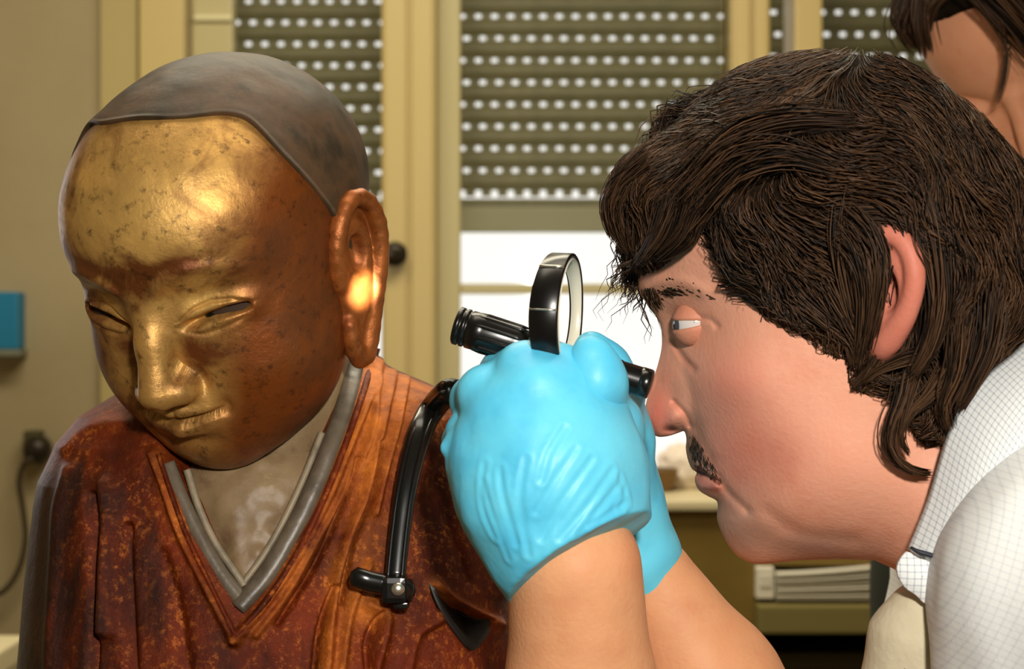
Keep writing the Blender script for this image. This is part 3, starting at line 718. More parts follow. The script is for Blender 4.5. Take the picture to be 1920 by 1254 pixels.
# shade in the sleeve hollow, put in as a black patch
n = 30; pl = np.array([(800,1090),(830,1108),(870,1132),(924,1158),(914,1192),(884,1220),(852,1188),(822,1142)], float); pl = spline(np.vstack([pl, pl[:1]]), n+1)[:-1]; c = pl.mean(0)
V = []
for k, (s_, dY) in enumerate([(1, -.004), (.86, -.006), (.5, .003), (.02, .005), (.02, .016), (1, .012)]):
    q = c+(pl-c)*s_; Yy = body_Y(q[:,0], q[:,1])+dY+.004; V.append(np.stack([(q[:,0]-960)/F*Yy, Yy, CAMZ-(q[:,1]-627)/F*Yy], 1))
V = np.array(V).transpose(1, 0, 2); mesh('sleeve_shade', V.reshape(-1, 3), grid_faces(n, 6, True), mat('sleeve_shade_black', (16,13,10), .45), st)

# statue stand: a plain turntable block below the frame carries it
t = thing('turntable', 'round wooden stand carrying the statue, below the frame', 'stand', (-.13, 1.05, 0))
V, f = tube_geo([(-.13,1.05,0),(-.13,1.05,.02),(-.13,1.05,.03),(-.13,1.05,.87),(-.13,1.05,.885),(-.13,1.05,.90)], [.24,.24,.06,.06,.24,.24], 48, up=[1,0,0]); mesh('stand_body', V, f, M['olive'], t, False)
# ------------------------------------------------------------ black strap with clip hanging on the statue's shoulder
M['black'] = mat('black_rubber', (16,16,14), .22, 0, .6); M['black_m'] = mat('black_anodised', (17,16,15), .28, .2, .6)
M['silver'] = mat('bright_metal', (210,206,190), .25, .9); M['pale'] = mat('pale_ring', (214,206,186), .35)
def onbody(u, v, d):
    Y = float(body_Y(np.array([u]), np.array([v]))[0])-d; return P(u, v, Y)
t = thing('lamp_strap', 'glossy black curved strap with clip hanging over the statue\'s left shoulder', 'strap', tuple(onbody(740, 1090, .012)))
cpts = [P(884,800,1.050), P(882,768,1.035), P(868,742,1.008), P(842,735,.985)]+[onbody(u, v, .014) for u, v in [(812,765),(790,805),(773,860),(760,920),(751,985),(745,1040),(741,1085)]]
c = spline(cpts, 60); s_ = np.linspace(0, 1, 60)
V, f = tube_geo(c, np.interp(s_, [0,.2,.35,.6,.8,1], [.0052,.0064,.0072,.0068,.0058,.0052]), 16, flat=.55, up=[0,-1,0]); mesh('strap', V, f, M['black'], t)
for dx in (-.0036, .0036):
    V, f = tube_geo(c[4:]+np.array([dx,-.0042,0]), .0010, 8); mesh('piping', V, f, M['black_m'], t)
V, f = tube_geo([onbody(u, v, .013) for u, v in [(656,1078),(664,1080),(690,1090),(720,1096),(748,1104),(768,1108),(776,1108)]], [.002,.0052,.0056,.0054,.0064,.0062,.003], 16, flat=.7, up=[0,-1,0]); mesh('clip_bar', V, f, M['black'], t)
V, f = box_geo(onbody(716,1130,.012)+[0,-.004,0], onbody(764,1076,.012)+[0,.007,0], .003); mesh('buckle', V, f, M['black_m'], t, False)
V, f = tube_geo([onbody(746,1104,.020), onbody(746,1104,.0215), onbody(746,1104,.0225)], [.0035,.0035,.002], 16); mesh('rivet', V, f, M['silver'], t)
V, f = box_geo(onbody(736,1142,.010)+[0,-.003,0], onbody(768,1124,.010)+[0,.004,0], .003); mesh('clip_tongue', V, f, M['black'], t, False)

# ------------------------------------------------------------ torch and loupe held in the gloves
def lathe(name, A, B, prof, m, parent, seg=40):    # prof: (t along A->B, radius)
    A = np.array(A); B = np.array(B); V, f = tube_geo([A+(B-A)*t_ for t_, r in prof], [r for t_, r in prof], seg); return mesh(name, V, f, m, parent)
TA, TB = P(857,610,.882), P(1222,722,.868)
t = thing('torch', 'black pocket torch held in blue gloves, lighting the statue\'s ear', 'torch', tuple((TA+TB)/2))
r0 = .0092
# T frames need non repeated points: tiny steps
lathe('torch_head', TA, TB, [(0,.0080),(.0005,r0),(.02,r0),(.022,r0*.93),(.034,r0*.93),(.036,r0),(.05,r0),(.052,r0*.93),(.064,r0*.93),(.066,r0),(.14,r0*.99),(.145,r0*.95),(.30,r0*.92),(.36,.0074),(.37,.0068)], M['black_m'], t)
lathe('torch_barrel', TA, TB, [(.355,.0066),(.36,.0070),(.80,.0070),(.81,.0074),(.83,.0074),(.84,.0070),(.94,.0070),(.95,.0066)], M['black_m'], t)
lathe('tail_cap', TA, TB, [(.935,.0060),(.94,.0072),(.985,.0072),(.995,.0066),(1.0,.004)], M['black'], t)
lathe('bezel_ring', TA, TB, [(-.006,.0066),(-.005,.0084),(.002,.0086),(.004,.007)], M['dark'], t)
ax = (TB-TA)/np.linalg.norm(TB-TA)
for k in range(10):                                # grip ribs along the head
    a = k/10*2*math.pi; up = np.cross(ax, [0,1,0]); up /= np.linalg.norm(up); sd = np.cross(ax, up)
    o = (up*math.cos(a)+sd*math.sin(a))*r0*.97; V, f = tube_geo([TA+ax*.010+o, TA+ax*.014+o, TA+ax*.030+o*.96, TA+ax*.034+o*.95], [.0004,.0009,.0009,.0004], 8); mesh('grip_rib', V, f, M['black'], t)
lm = bpy.data.materials.new('lit_lens'); lm.use_nodes = True; bsdf(lm).inputs['Emission Color'].default_value = (1,.95,.8,1); bsdf(lm).inputs['Emission Strength'].default_value = 6
lathe('lens', TA, TB, [(-.0035,.001),(-.003,.0064),(.001,.0066)], lm, t)
sp = bpy.data.lights.new('torch_beam', 'SPOT'); sp.energy = 16; sp.spot_size = math.radians(11); sp.spot_blend = .9; sp.shadow_soft_size = .004; sp.color = (1,.93,.78)
so = bpy.data.objects.new('torch_beam', sp); sc.collection.objects.link(so); so.location = Vector((TA-ax*.006).tolist())
EAR = S2W(np.array([.086,-.006,-.022])); so.rotation_euler = (Vector(EAR.tolist())-so.location).to_track_quat('-Z','Y').to_euler()
# loupe: open black band, wider on the near side, pale inner face
t = thing('loupe', 'black loupe ring standing upright out of the gloved fist', 'magnifier', tuple(P(1055,585,.872)))
n = 96; al = math.radians(14); axd = np.array([math.cos(al), -math.sin(al), -.05]); axd /= np.linalg.norm(axd)
eb = np.cross([0,0,1.], axd); eb /= np.linalg.norm(eb); ec = np.cross(axd, eb)
C0 = P(1057,590,.874); KR = .874/F; R_ = 116*KR
def band(name, ro, ri, wn, wf, m, sh=0.):
    V = []
    for k in range(n):
        a = k/n*2*math.pi; dr = eb*math.cos(a)+ec*math.sin(a); near = .5-.5*dr[1]/abs(eb[1]) if abs(eb[1])>1e-6 else .5
        w_ = (wf+(wn-wf)*near)*KR/2; c_ = C0+axd*(-.5*(w_)*1.0*near+sh)
        for (rr, s_) in ((ro-.0006,-1),(ro,-.9),(ro,.9),(ro-.0006,1),(ri+.0004,1),(ri,.9),(ri,-.9),(ri+.0004,-1)):
            V.append(c_+dr*rr+axd*w_*s_)
    V = np.array(V); f = []
    for k in range(n):
        j = (k+1) % n
        for i in range(8): f.append([k*8+i, k*8+(i+1) % 8, j*8+(i+1) % 8, j*8+i])
    return mesh(name, V, f, m, t)
band('ring_band', R_, R_-.0022, 54, 26, M['black_m']); band('inner_liner', R_-.0022, R_-.0030, 55, 20, M['pale'], sh=.0003)
# two slim bright lines across the near face of the band
for a_deg in (138, 176):
    a = math.radians(a_deg); best = None
    for k in range(n):
        dr = eb*math.cos(k/n*2*math.pi)+ec*math.sin(k/n*2*math.pi)
        if dr[1] < 0:
            sc_ = abs((C0+dr*R_)[2]-(CAMZ-({138:502,176:580}[a_deg]-627)*KR));
            if best is None or sc_ < best[0]: best = (sc_, dr)
    dr = best[1]; near = .5-.5*dr[1]/abs(eb[1]); w_ = (26+28*near)*KR/2; c_ = C0-axd*.5*w_*near+dr*(R_+.0001)
    V, f = tube_geo([c_-axd*w_*.95, c_-axd*w_*.3, c_+axd*w_*.3, c_+axd*w_*.95], .00075 if a_deg == 138 else .0005, 8); mesh('bright_line', V, f, M['silver'], t)

# ------------------------------------------------------------ the man
person = thing('person', 'man in profile with brown wavy hair, checked white shirt and blue gloves', 'person', tuple(P(1750, 1100, .95)))
M['skin'] = mat('skin', (205,140,112), .52, 0, .25); m = M['skin']; b = bsdf(m); co = coords(m)
vc = N_(m, 'ShaderNodeAttribute', attribute_name='col')
mot = noisy(m, [(246,232,228),(255,255,255),(255,246,240)], 38, 6, co=co, target=None)
L_(m, mixc(m, .8, vc.outputs['Color'], mot, 'MULTIPLY'), b.inputs['Base Color'])
n2 = N_(m, 'ShaderNodeTexNoise', Scale=420, Detail=5); L_(m, co, n2.inputs['Vector']); bu = N_(m, 'ShaderNodeBump', Strength=.5, Distance=.0006); L_(m, n2.outputs['Fac'], bu.inputs['Height']); L_(m, bu.outputs[0], b.inputs['Normal'])
b.inputs['Subsurface Weight'].default_value = .12; b.inputs['Subsurface Radius'].default_value = (.006,.003,.0015)
# head frame: a to image right, c towards the camera along the sight line, b up
YH = .935
H0 = P(1500, 700, YH); cax = -(H0-np.array([0,0,CAMZ])); cax /= np.linalg.norm(cax)
cax = np.array([cax[0], cax[1], 0]); cax /= np.linalg.norm(cax)
aax = np.array([-cax[1], cax[0], 0]); aax = aax if aax[0] > 0 else -aax; bax = np.array([0,0,1.])
BASE = np.stack([aax, bax, cax])                    # rows
CAMP = np.array([0,0,CAMZ])
def px2l(u, v, h):                                  # pixel -> local (a,b) on the plane c=h
    u = np.asarray(u, float); v = np.asarray(v, float)
    d = np.stack([(u-960)/F, np.ones_like(u), -(v-627)/F], -1)
    t_ = ((H0-CAMP)@cax+np.asarray(h))/(d@cax); p = CAMP+d*t_[..., None]-H0
    return np.stack([p@aax, p@bax], -1)
def L2W(p): return np.asarray(p)@BASE+H0
face_px = [(1197,440),(1196,480),(1197,510),(1197,530),(1200,550),(1212,568),(1228,590),(1238,610),(1241,632),(1240,655),(1233,685),(1224,712),(1214,745),(1209,770),(1208,788),(1214,803),(1222,813),(1234,818.5),(1246,818.5),(1260,815.5),(1273,811),(1283,808.5),(1287,822),(1286,840),(1290,862),(1297,878),(1306,886),(1303,894),(1304,906),(1312,920),(1328,930),(1343,938),(1346,950),(1344,968),(1348,985),(1358,1008),(1372,1030),(1390,1046),(1417,1056),(1457,1054),(1506,1049),(1580,1047),(1640,1049)]
back_px = [(1690,1075),(1720,1120),(1760,1180),(1850,1240),(1960,1240),(2050,1180),(2090,1080),(2060,960),(1990,860),(1930,780),(1905,700),(1915,600),(1915,480),(1885,360),(1820,260),(1740,190),(1640,150),(1540,145),(1440,165),(1350,215),(1270,290),(1215,370)]
outl = px2l(*np.array(face_px+back_px, float).T, 0.)
def resample(pl, n, closed=True):
    q = np.vstack([pl, pl[:1]]); s = np.concatenate([[0], np.cumsum(np.linalg.norm(np.diff(q, axis=0), axis=1))])
    # denser on the face
    return s, q
nf = len(face_px)
fc = spline(outl[:nf], 460); bk = spline(np.vstack([outl[nf-1:nf], outl[nf:], outl[:1]]), 262)[1:-1]
OUT = np.vstack([fc, bk]); NO = len(OUT)
ctrl = [(1222,780,.010),(1240,806,.012),(1262,785,.0175),(1272,800,.0165),(1245,700,.010),(1258,740,.014),(1248,640,.010),(1262,650,.016),(1258,620,.017),(1262,590,.021),(1300,640,.033),
 (1330,615,.045),(1320,590,.044),(1225,540,.030),(1255,545,.039),(1300,555,.048),(1360,540,.062),(1215,450,.045),(1260,420,.058),(1320,430,.068),(1380,700,.064),(1330,700,.052),(1295,710,.034),(1285,740,.026),(1310,760,.040),(1290,680,.029),
 (1292,810,.022),(1310,830,.030),(1300,858,.016),(1320,880,.020),(1345,905,.028),(1318,912,.016),(1345,945,.022),(1385,890,.043),(1350,850,.041),(1400,850,.053),(1370,780,.057),(1385,960,.034),(1380,1010,.024),(1420,1010,.030),(1430,940,.048),(1470,900,.060),
 (1500,980,.052),(1560,960,.060),(1620,920,.0655),(1650,860,.068),(1480,780,.069),(1560,760,.071),(1440,660,.070),(1520,680,.073),(1620,720,.073),(1660,600,.076),(1600,450,.080),(1500,330,.078),(1400,330,.074),(1750,420,.080),(1820,500,.076),
 (1800,700,.064),(1740,820,.060),(1760,950,.062),(1700,1000,.056),(1620,1020,.050),(1540,1030,.044),(1460,1035,.030),(1850,900,.066),(1950,1000,.08),(1600,250,.066),(1740,280,.066),(1860,1100,.075)]
cu = np.array(ctrl); cl = px2l(cu[:,0], cu[:,1], cu[:,2]*.95)
rb = RBF(cl*10, cu[:,2], 1e-4)
nt_ = 190; tt = 1-(1-np.linspace(0, 1, nt_))**1.0; ts = np.sin(np.linspace(0, 1, nt_)*math.pi/2)  # 0 centre .. 1 edge
CEN = px2l(1560., 690., 0.)
G = CEN+(OUT[:, None]-CEN)*ts[None, :, None]
g2 = G.reshape(-1, 2)
dist = polydist(g2, OUT)
Hh = np.clip(rb(g2*10)[:, 0], .006, .1)
Re = np.clip(Hh*.85, .009, .065)
h = Hh*np.sqrt(np.clip(1-(1-np.clip(dist/Re, 0, 1))**2, 0, 1))
def gz(u, v, su, sv, rot=0., hh=.03):
    c_ = px2l(float(u), float(v), hh); q = (g2-c_)*F/YH; cr_, sr_ = math.cos(rot), math.sin(rot); x = q[:,0]*cr_-q[:,1]*sr_*-1*0-q[:,1]*sr_; y = q[:,0]*sr_+q[:,1]*cr_
    return np.exp(-(x/su)**2-(y/sv)**2)
def crs(pl, w_, hh=.03, taper=True):
    c_ = sm(pl, 24); l_ = px2l(c_[:,0], c_[:,1], hh); return np.exp(-(polydist(g2, l_, False)*F/YH/w_)**2)
gs = .0015; glo = g2.min(0)-.03; gn = np.ceil((g2.max(0)+.03-glo)/gs).astype(int)
gx, gy = np.meshgrid(glo[0]+gs*np.arange(gn[0]), glo[1]+gs*np.arange(gn[1]), indexing='ij'); gq = np.stack([gx.ravel(), gy.ravel()], 1)
def skin_h(g):
    dd = polydist(g, OUT); ins_ = inpoly(g, OUT); Hq = np.clip(rb(g*10)[:,0], .006, .1); Rq = np.clip(Hq*.85, .009, .065)
    return np.where(ins_, Hq*np.sqrt(np.clip(1-(1-np.clip(dd/Rq, 0, 1))**2, 0, 1)), 0)
HGR = skin_h(gq).reshape(gn)
kr = np.exp(-(np.arange(-9, 10)*gs/.0045)**2/2); kr /= kr.sum()
HGB = np.apply_along_axis(lambda r_: np.convolve(r_, kr, 'same'), 0, HGR); HGB = np.apply_along_axis(lambda r_: np.convolve(r_, kr, 'same'), 1, HGB)
def gsamp(A_, g):
    q = np.clip((g-glo)/gs, 0, np.array(gn)-1.001); i = q.astype(int); f_ = q-i
    return A_[i[:,0], i[:,1]]*(1-f_[:,0])*(1-f_[:,1])+A_[i[:,0]+1, i[:,1]]*f_[:,0]*(1-f_[:,1])+A_[i[:,0], i[:,1]+1]*(1-f_[:,0])*f_[:,1]+A_[i[:,0]+1, i[:,1]+1]*f_[:,0]*f_[:,1]
wg = sstep(dist, .008, .020); h = h*(1-wg)+gsamp(HGB, g2)*wg
h += -.0045*gz(1258,806,13,7,0,.012)                # nostril
h += .0030*gz(1266,784,17,20,0,.016)                # nose wing
h += -.0028*crs([(1262,755),(1282,775),(1292,800)], 6, .022)
h += -.0045*crs([(1306,888),(1325,893),(1347,903)], 4.5, .020)     # mouth
h += .0028*crs([(1312,912),(1330,914),(1342,912)], 9, .018)
h += .0018*crs([(1300,870),(1316,876),(1334,888)], 7, .018)
h += -.0022*crs([(1346,898),(1366,930),(1400,958)], 9, .035)
h += -.0016*crs([(1278,690),(1295,740),(1300,800),(1330,860)], 12, .032)
h += -.0022*crs([(1262,642),(1278,668),(1302,692)], 7, .026)       # bag under the eye
h += -.0015*crs([(1310,596),(1332,600),(1345,612)], 6, .044)
h += .0022*crs([(1205,535),(1235,527),(1280,530),(1320,548)], 14, .040)
h += -.0030*gz(1275,604,26,18,0,.030)               # eye socket
h += .0016*gz(1400,720,60,45,0,.06)-.0015*gz(1440,860,70,50,0,.06)
h += -.0018*crs([(1440,965),(1500,1005),(1600,1020)], 16, .05)
h = np.maximum(h, 0)
def skin_h(g): return gsamp(HGB, g)
g3 = np.concatenate([g2, h[:, None]], 1); g3m = g3*[1,1,-1]
nv_ = nt_
fr_ = grid_faces(NO, nv_, True)
Vh = np.vstack([g3, g3m]); Fh = np.vstack([fr_, fr_[:, ::-1]+len(g3)])
# colour of the skin
def bl(base, c, wgt): return base*(1-wgt[:, None])+np.array(lin(c))*wgt[:, None]
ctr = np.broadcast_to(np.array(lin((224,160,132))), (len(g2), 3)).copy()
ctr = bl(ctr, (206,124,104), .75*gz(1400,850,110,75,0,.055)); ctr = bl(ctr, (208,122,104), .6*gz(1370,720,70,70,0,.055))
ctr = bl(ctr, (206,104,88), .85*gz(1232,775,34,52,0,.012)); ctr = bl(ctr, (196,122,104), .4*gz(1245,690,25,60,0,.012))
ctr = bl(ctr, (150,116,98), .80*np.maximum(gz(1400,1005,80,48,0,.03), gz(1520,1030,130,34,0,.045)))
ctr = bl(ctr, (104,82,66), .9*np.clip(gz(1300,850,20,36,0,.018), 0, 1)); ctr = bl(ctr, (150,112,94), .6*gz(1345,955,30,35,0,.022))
ctr = bl(ctr, (176,104,92), .8*crs([(1310,900),(1322,910),(1342,914)], 12, .018)); ctr = bl(ctr, (110,64,52), .8*crs([(1306,888),(1325,893),(1350,905)], 4, .02))
ctr = bl(ctr, (60,30,24), .9*gz(1258,806,12,6,0,.012)); ctr = bl(ctr, (176,108,88), .5*crs([(1262,642),(1278,668),(1302,692)], 8, .026)); ctr = bl(ctr, (150,92,74), .6*gz(1280,600,34,24,0,.03))
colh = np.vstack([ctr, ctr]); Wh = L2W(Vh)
# arms (bare forearms, hidden upper arms) and core
va = Vol((-.03,.78,.96), (.30,1.06,1.35), .0032)
WL = P(1078,1065,.872); EL = P(1100,1500,.90); WR = P(1222,1085,.955); ER = P(1440,1480,.97)
va.cone(WL, WL+(EL-WL)*.5, .0318, .0345, .01); va.cone(WL+(EL-WL)*.5, EL, .0345, .040, .01)
va.cone(WR, WR+(ER-WR)*.5, .0225, .036, .01); va.cone(WR+(ER-WR)*.5, ER, .036, .041, .01)
Va, Qa = va.extract(); Va = relax(Va, Qa, 3)
ca = np.broadcast_to(np.array(lin((222,160,116))), (len(Va), 3)).copy(); k_ = vnoise(Va, 90, 2)[:, None]; ca *= 1+.05*k_
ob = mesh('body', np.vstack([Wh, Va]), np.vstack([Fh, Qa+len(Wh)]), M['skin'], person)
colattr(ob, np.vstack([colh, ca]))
# eye
ec_ = px2l(1302., 604., .036); EC = np.array([ec_[0], ec_[1], .0262]); er = .0112
def sphere_geo(c, r, n1=40, n2=28):
    T_, P_ = np.meshgrid(np.arange(n1)/n1*2*math.pi, np.linspace(0.02, math.pi-.02, n2), indexing='ij')
    return np.stack([np.cos(T_)*np.sin(P_), np.sin(T_)*np.sin(P_), np.cos(P_)], -1).reshape(-1, 3)*r+c, grid_faces(n1, n2, True)
M['eyew'] = mat('eye_white', (206,196,190), .15); M['iris'] = mat('iris_grey_blue', (70,84,96), .15); M['pup'] = mat('pupil', (8,8,8), .1)
for sgn in (1, -1):
    E0 = EC*[1,1,sgn]; V, f = sphere_geo(E0, er); ey = mesh('eyeball', L2W(V), f, M['eyew'], person)
    gd = np.array([-.93,-.08,.30*sgn+ (0)]); gd /= np.linalg.norm(gd); u1 = np.cross(gd, [0,1,0]); u1 /= np.linalg.norm(u1); u2 = np.cross(gd, u1)
    for nm, r_, lf, mm in (('iris', .0056, 1.015, M['iris']), ('pupil', .0026, 1.035, M['pup'])):
        V = [E0+gd*er*lf]
        for rr in (.5, 1):
            for k in range(20):
                a = k/20*2*math.pi; q = gd*math.sqrt(max(er**2-(r_*rr)**2, 0))*lf+(u1*math.cos(a)+u2*math.sin(a))*r_*rr; V.append(E0+q)
        f = [[0,1+k,1+(k+1)%20] for k in range(20)]+[[1+k,21+k,21+(k+1)%20,1+(k+1)%20] for k in range(20)]; mesh(nm, L2W(np.array(V)), f, mm, ey)
    # lids: spherical shells; polar angle from the gaze axis opened above and below
    for nm, s_, e0, e1 in (('upper_eyelid', 1, 9, 80), ('lower_eyelid', -1, -15, -75)):
        n1, n2 = 30, 12; V = []
        for i in range(n1):
            az = math.radians(-100+200*i/(n1-1)); k_ = math.cos(az*.9)
            for j in range(n2):
                el = math.radians((e0*max(k_, .0)**.5+ (0))*(1-j/(n2-1))+e1*j/(n2-1)); rr = er+.0009-(.0004 if j == 0 else 0)
                d = gd*math.cos(el)*math.cos(az)+np.array([0,1,0])*math.sin(el)+np.cross([0,1,0], gd)*math.cos(el)*math.sin(az); V.append(E0+d*rr)
        V = np.array(V); V2 = E0+(V-E0)*.93; nn = n1*n2; f = grid_faces(n1, n2).tolist()+[q[::-1] for q in grid_faces(n1, n2, off=nn).tolist()]
        for i in range(n1-1): f.append([i*n2, (i+1)*n2, nn+(i+1)*n2, nn+i*n2])
        o = mesh(nm, L2W(np.vstack([V, V2])), f, M['skin'], person); colattr(o, np.broadcast_to(np.array(lin((196,132,106))), (2*nn, 3)))
# ear: helix, antihelix, concha, lobe
def man_ear(sgn):
    def W3(u, v, h_): q = px2l(float(u), float(v), h_); return np.array([q[0], q[1], h_])
    lo = np.minimum(W3(1630,660,.06), W3(1730,410,.06))-[.006,.006,.0]; hi = np.maximum(W3(1630,660,.1), W3(1735,410,.1))+[.006,.006,.012]
    v_ = Vol(lo, hi, .0011)
    v_.ell(W3(1668,530,.086), (.0135,.025,.0060), .006); v_.ell(W3(1650,540,.078), (.010,.020,.010), .008)
    hel = [(1632,520,.078),(1620,478,.090),(1640,446,.094),(1672,438,.098),(1700,462,.101),(1715,505,.102),(1712,550,.100),(1697,592,.096),(1675,625,.090),(1656,650,.084)]
    v_.chain(spline([W3(*q) for q in hel], 30), [.0034]*22+list(np.linspace(.0036,.0055,8)), .004)
    v_.chain(spline([W3(*q) for q in [(1650,470,.084),(1676,480,.095),(1690,515,.095),(1686,560,.093),(1668,590,.089),(1652,596,.086)]], 14), [.0030]*14, .004)
    v_.ell(W3(1650,655,.078), (.0060,.0085,.0045), .006)
    v_.ell(W3(1640,560,.080), (.0035,.0060,.0045), .004)
    v_.ell(W3(1662,545,.093), (.0055,.0095,.0065), .003, mode='d')
    Vv, Q = v_.extract(); Vv = relax(Vv, Q, 2)*[1,1,sgn]
    o = mesh('ear', L2W(Vv), Q, M['skin'], person); colattr(o, np.broadcast_to(np.array(lin((196,118,98))), (len(Vv), 3)))
man_ear(1); man_ear(-1)
# ------------------------------------------------------------ hair
M['hair'] = mat('brown_hair', (44,32,20), .5, 0, .18); m = M['hair']; b = bsdf(m)
vc = N_(m, 'ShaderNodeAttribute', attribute_name='col'); L_(m, vc.outputs['Color'], b.inputs['Base Color'])
M['hairbase'] = mat('hair_base', (26,19,12), .95, 0, .05); noisy(M['hairbase'], [(18,13,8),(36,26,16)], 60, 6, bump=.002, bscale=120)
hair_out = [(1192,492),(1168,470),(1145,430),(1130,385),(1132,330),(1158,285),(1205,258),(1255,225),(1300,178),(1352,132),(1410,102),(1480,84),(1560,76),(1640,80),(1710,102),(1775,145),(1840,195),(1900,262),(1965,340),(2000,440),(2005,560),(1975,640),(1915,670),(1870,715),(1820,745),(1790,800),(1755,830),(1722,800),(1690,755),(1650,728),(1606,712),(1596,668),(1560,650),(1500,628),(1440,592),(1392,560),(1356,515),(1336,460),(1324,408),(1300,428),(1268,462),(1232,486)]
hl = px2l(*np.array(hair_out, float).T, .03)
hctrl = [(1150,400,.030),(1200,330,.055),(1210,440,.050),(1270,430,.066),(1260,260,.056),(1360,180,.060),(1400,320,.084),(1360,450,.080),(1480,140,.062),(1500,260,.086),(1450,420,.087),(1500,560,.082),(1600,120,.064),(1620,300,.094),(1600,450,.090),(1590,600,.083),(1740,180,.066),(1760,320,.094),(1740,500,.098),
 (1880,320,.075),(1880,480,.084),(1920,600,.070),(1800,600,.090),(1780,700,.084),(1740,780,.080),(1640,700,.084),(1690,640,.082)]
hc = np.array(hctrl); hrb = RBF(px2l(hc[:,0], hc[:,1], hc[:,2])*10, hc[:,2], 1e-3)
HO = spline(np.vstack([hl, hl[:1]]), 360)[:-1]
def hair_h(g, inset=0.):
    d = polydist(g, HO); ins = inpoly(g, HO); d = np.where(ins, d, -d)-inset
    H_ = np.clip(hrb(g*10)[:, 0], .02, .105); Rr = np.clip(H_*.8, .02, .07)
    # the lower (face side) border does not thin to zero: hair lies on the head there
    hh = H_*np.sqrt(np.clip(1-(1-np.clip(d/Rr, 0, 1))**2, 0, 1))
    return hh, d
# face-side border lies on the cheek and temple, so keep its height above the skin there
FB = px2l(*np.array([(1232,486),(1268,462),(1300,428),(1324,408),(1336,460),(1356,515),(1392,560),(1440,592),(1500,628),(1560,650),(1596,668),(1606,712),(1650,728),(1690,755),(1722,800)], float).T, .07)
def hair_surf(g, inset=0.):
    hh, d = hair_h(g, inset); db = polydist(g, FB, False)
    H_ = np.clip(hrb(g*10)[:, 0], .02, .105); k = np.exp(-(db/.020)**2); side = H_-.012*np.exp(-(db/.006)**2)
    ok = d > -.004
    o_ = np.where(ok, hh*(1-k)+side*k, hh)
    return np.where(d > .002, np.maximum(o_, skin_h(g)+.0045+inset*2), o_)
# base volume: radial grid around a centre
def star(outp, c, nt, fn):
    ts = np.sin(np.linspace(0, 1, nt)*math.pi/2); G_ = c+(outp[:, None]-c)*ts[None, :, None]; g_ = G_.reshape(-1, 2); return g_, fn(g_)
cH = px2l(1600., 400., .0)
insH = cH+(HO-cH)*.965
gH, hH = star(insH, cH, 60, lambda g_: hair_surf(g_, .002)-.006)
hH = np.maximum(hH+.0022*vnoise(np.stack([gH[:,0]*1.0, gH[:,1], hH*0], 1), 70, 3), 0.0)
nn = len(gH); f1 = grid_faces(len(insH), 60, True)
V = np.vstack([np.concatenate([gH, hH[:, None]], 1), np.concatenate([gH, -hH[:, None]], 1)])
F2 = f1[:, ::-1]+nn; rim = []
for i in range(len(insH)): j = (i+1) % len(insH); a_ = i*60+59; b_ = j*60+59; rim.append([a_, b_, nn+b_, nn+a_])
hair = mesh('hair', L2W(V), np.vstack([f1, F2, np.array(rim)]), M['hairbase'], person)
# strand field (pixel directions)
ff = [(1450,130,-.9,.40),(1560,100,-.75,.3),(1350,170,-.85,.55),(1250,260,-.8,.6),(1170,320,-.45,.9),(1160,400,-.1,1),(1200,440,.0,1),(1260,330,-.6,.8),(1270,420,-.35,.95),(1400,230,-.92,.42),(1340,350,-.7,.65),
 (1400,300,-.92,.35),(1500,200,-.85,.25),(1330,440,.25,.9),(1400,430,.75,.55),(1480,400,.9,.3),(1560,380,.85,.6),(1420,520,.75,.6),(1520,520,.8,.55),(1500,600,.85,.45),(1580,560,.4,.9),(1600,650,.1,1),(1620,440,.6,.8),(1600,260,.75,.45),
 (1600,180,.3,.5),(1680,140,.75,.6),(1780,220,.65,.8),(1880,320,.4,.9),(1700,300,.65,.75),(1800,400,.35,.95),(1900,450,.1,1),(1740,480,.2,1),(1760,600,-.1,1),(1860,600,-.3,.95),(1700,680,-.4,.9),(1780,720,-.3,.9),(1740,780,-.2,1),(1930,600,-.4,.9),(1640,330,.8,.5),(1540,300,.9,.25),(1660,700,-.3,.9)]
fa = np.array(ff); dn = fa[:, 2:]/np.linalg.norm(fa[:, 2:], axis=1)[:, None]
fl = px2l(fa[:,0], fa[:,1], .07)
def fdir(g):
    w_ = 1/(((g[:, None]-fl[None])**2).sum(-1)+2.5e-5)**1.6; d = w_@dn/w_.sum(1)[:, None]; d[:, 1] *= -1; return d/(np.linalg.norm(d, axis=1)[:, None]+1e-9)
HG = None
HS = np.random.default_rng(21)
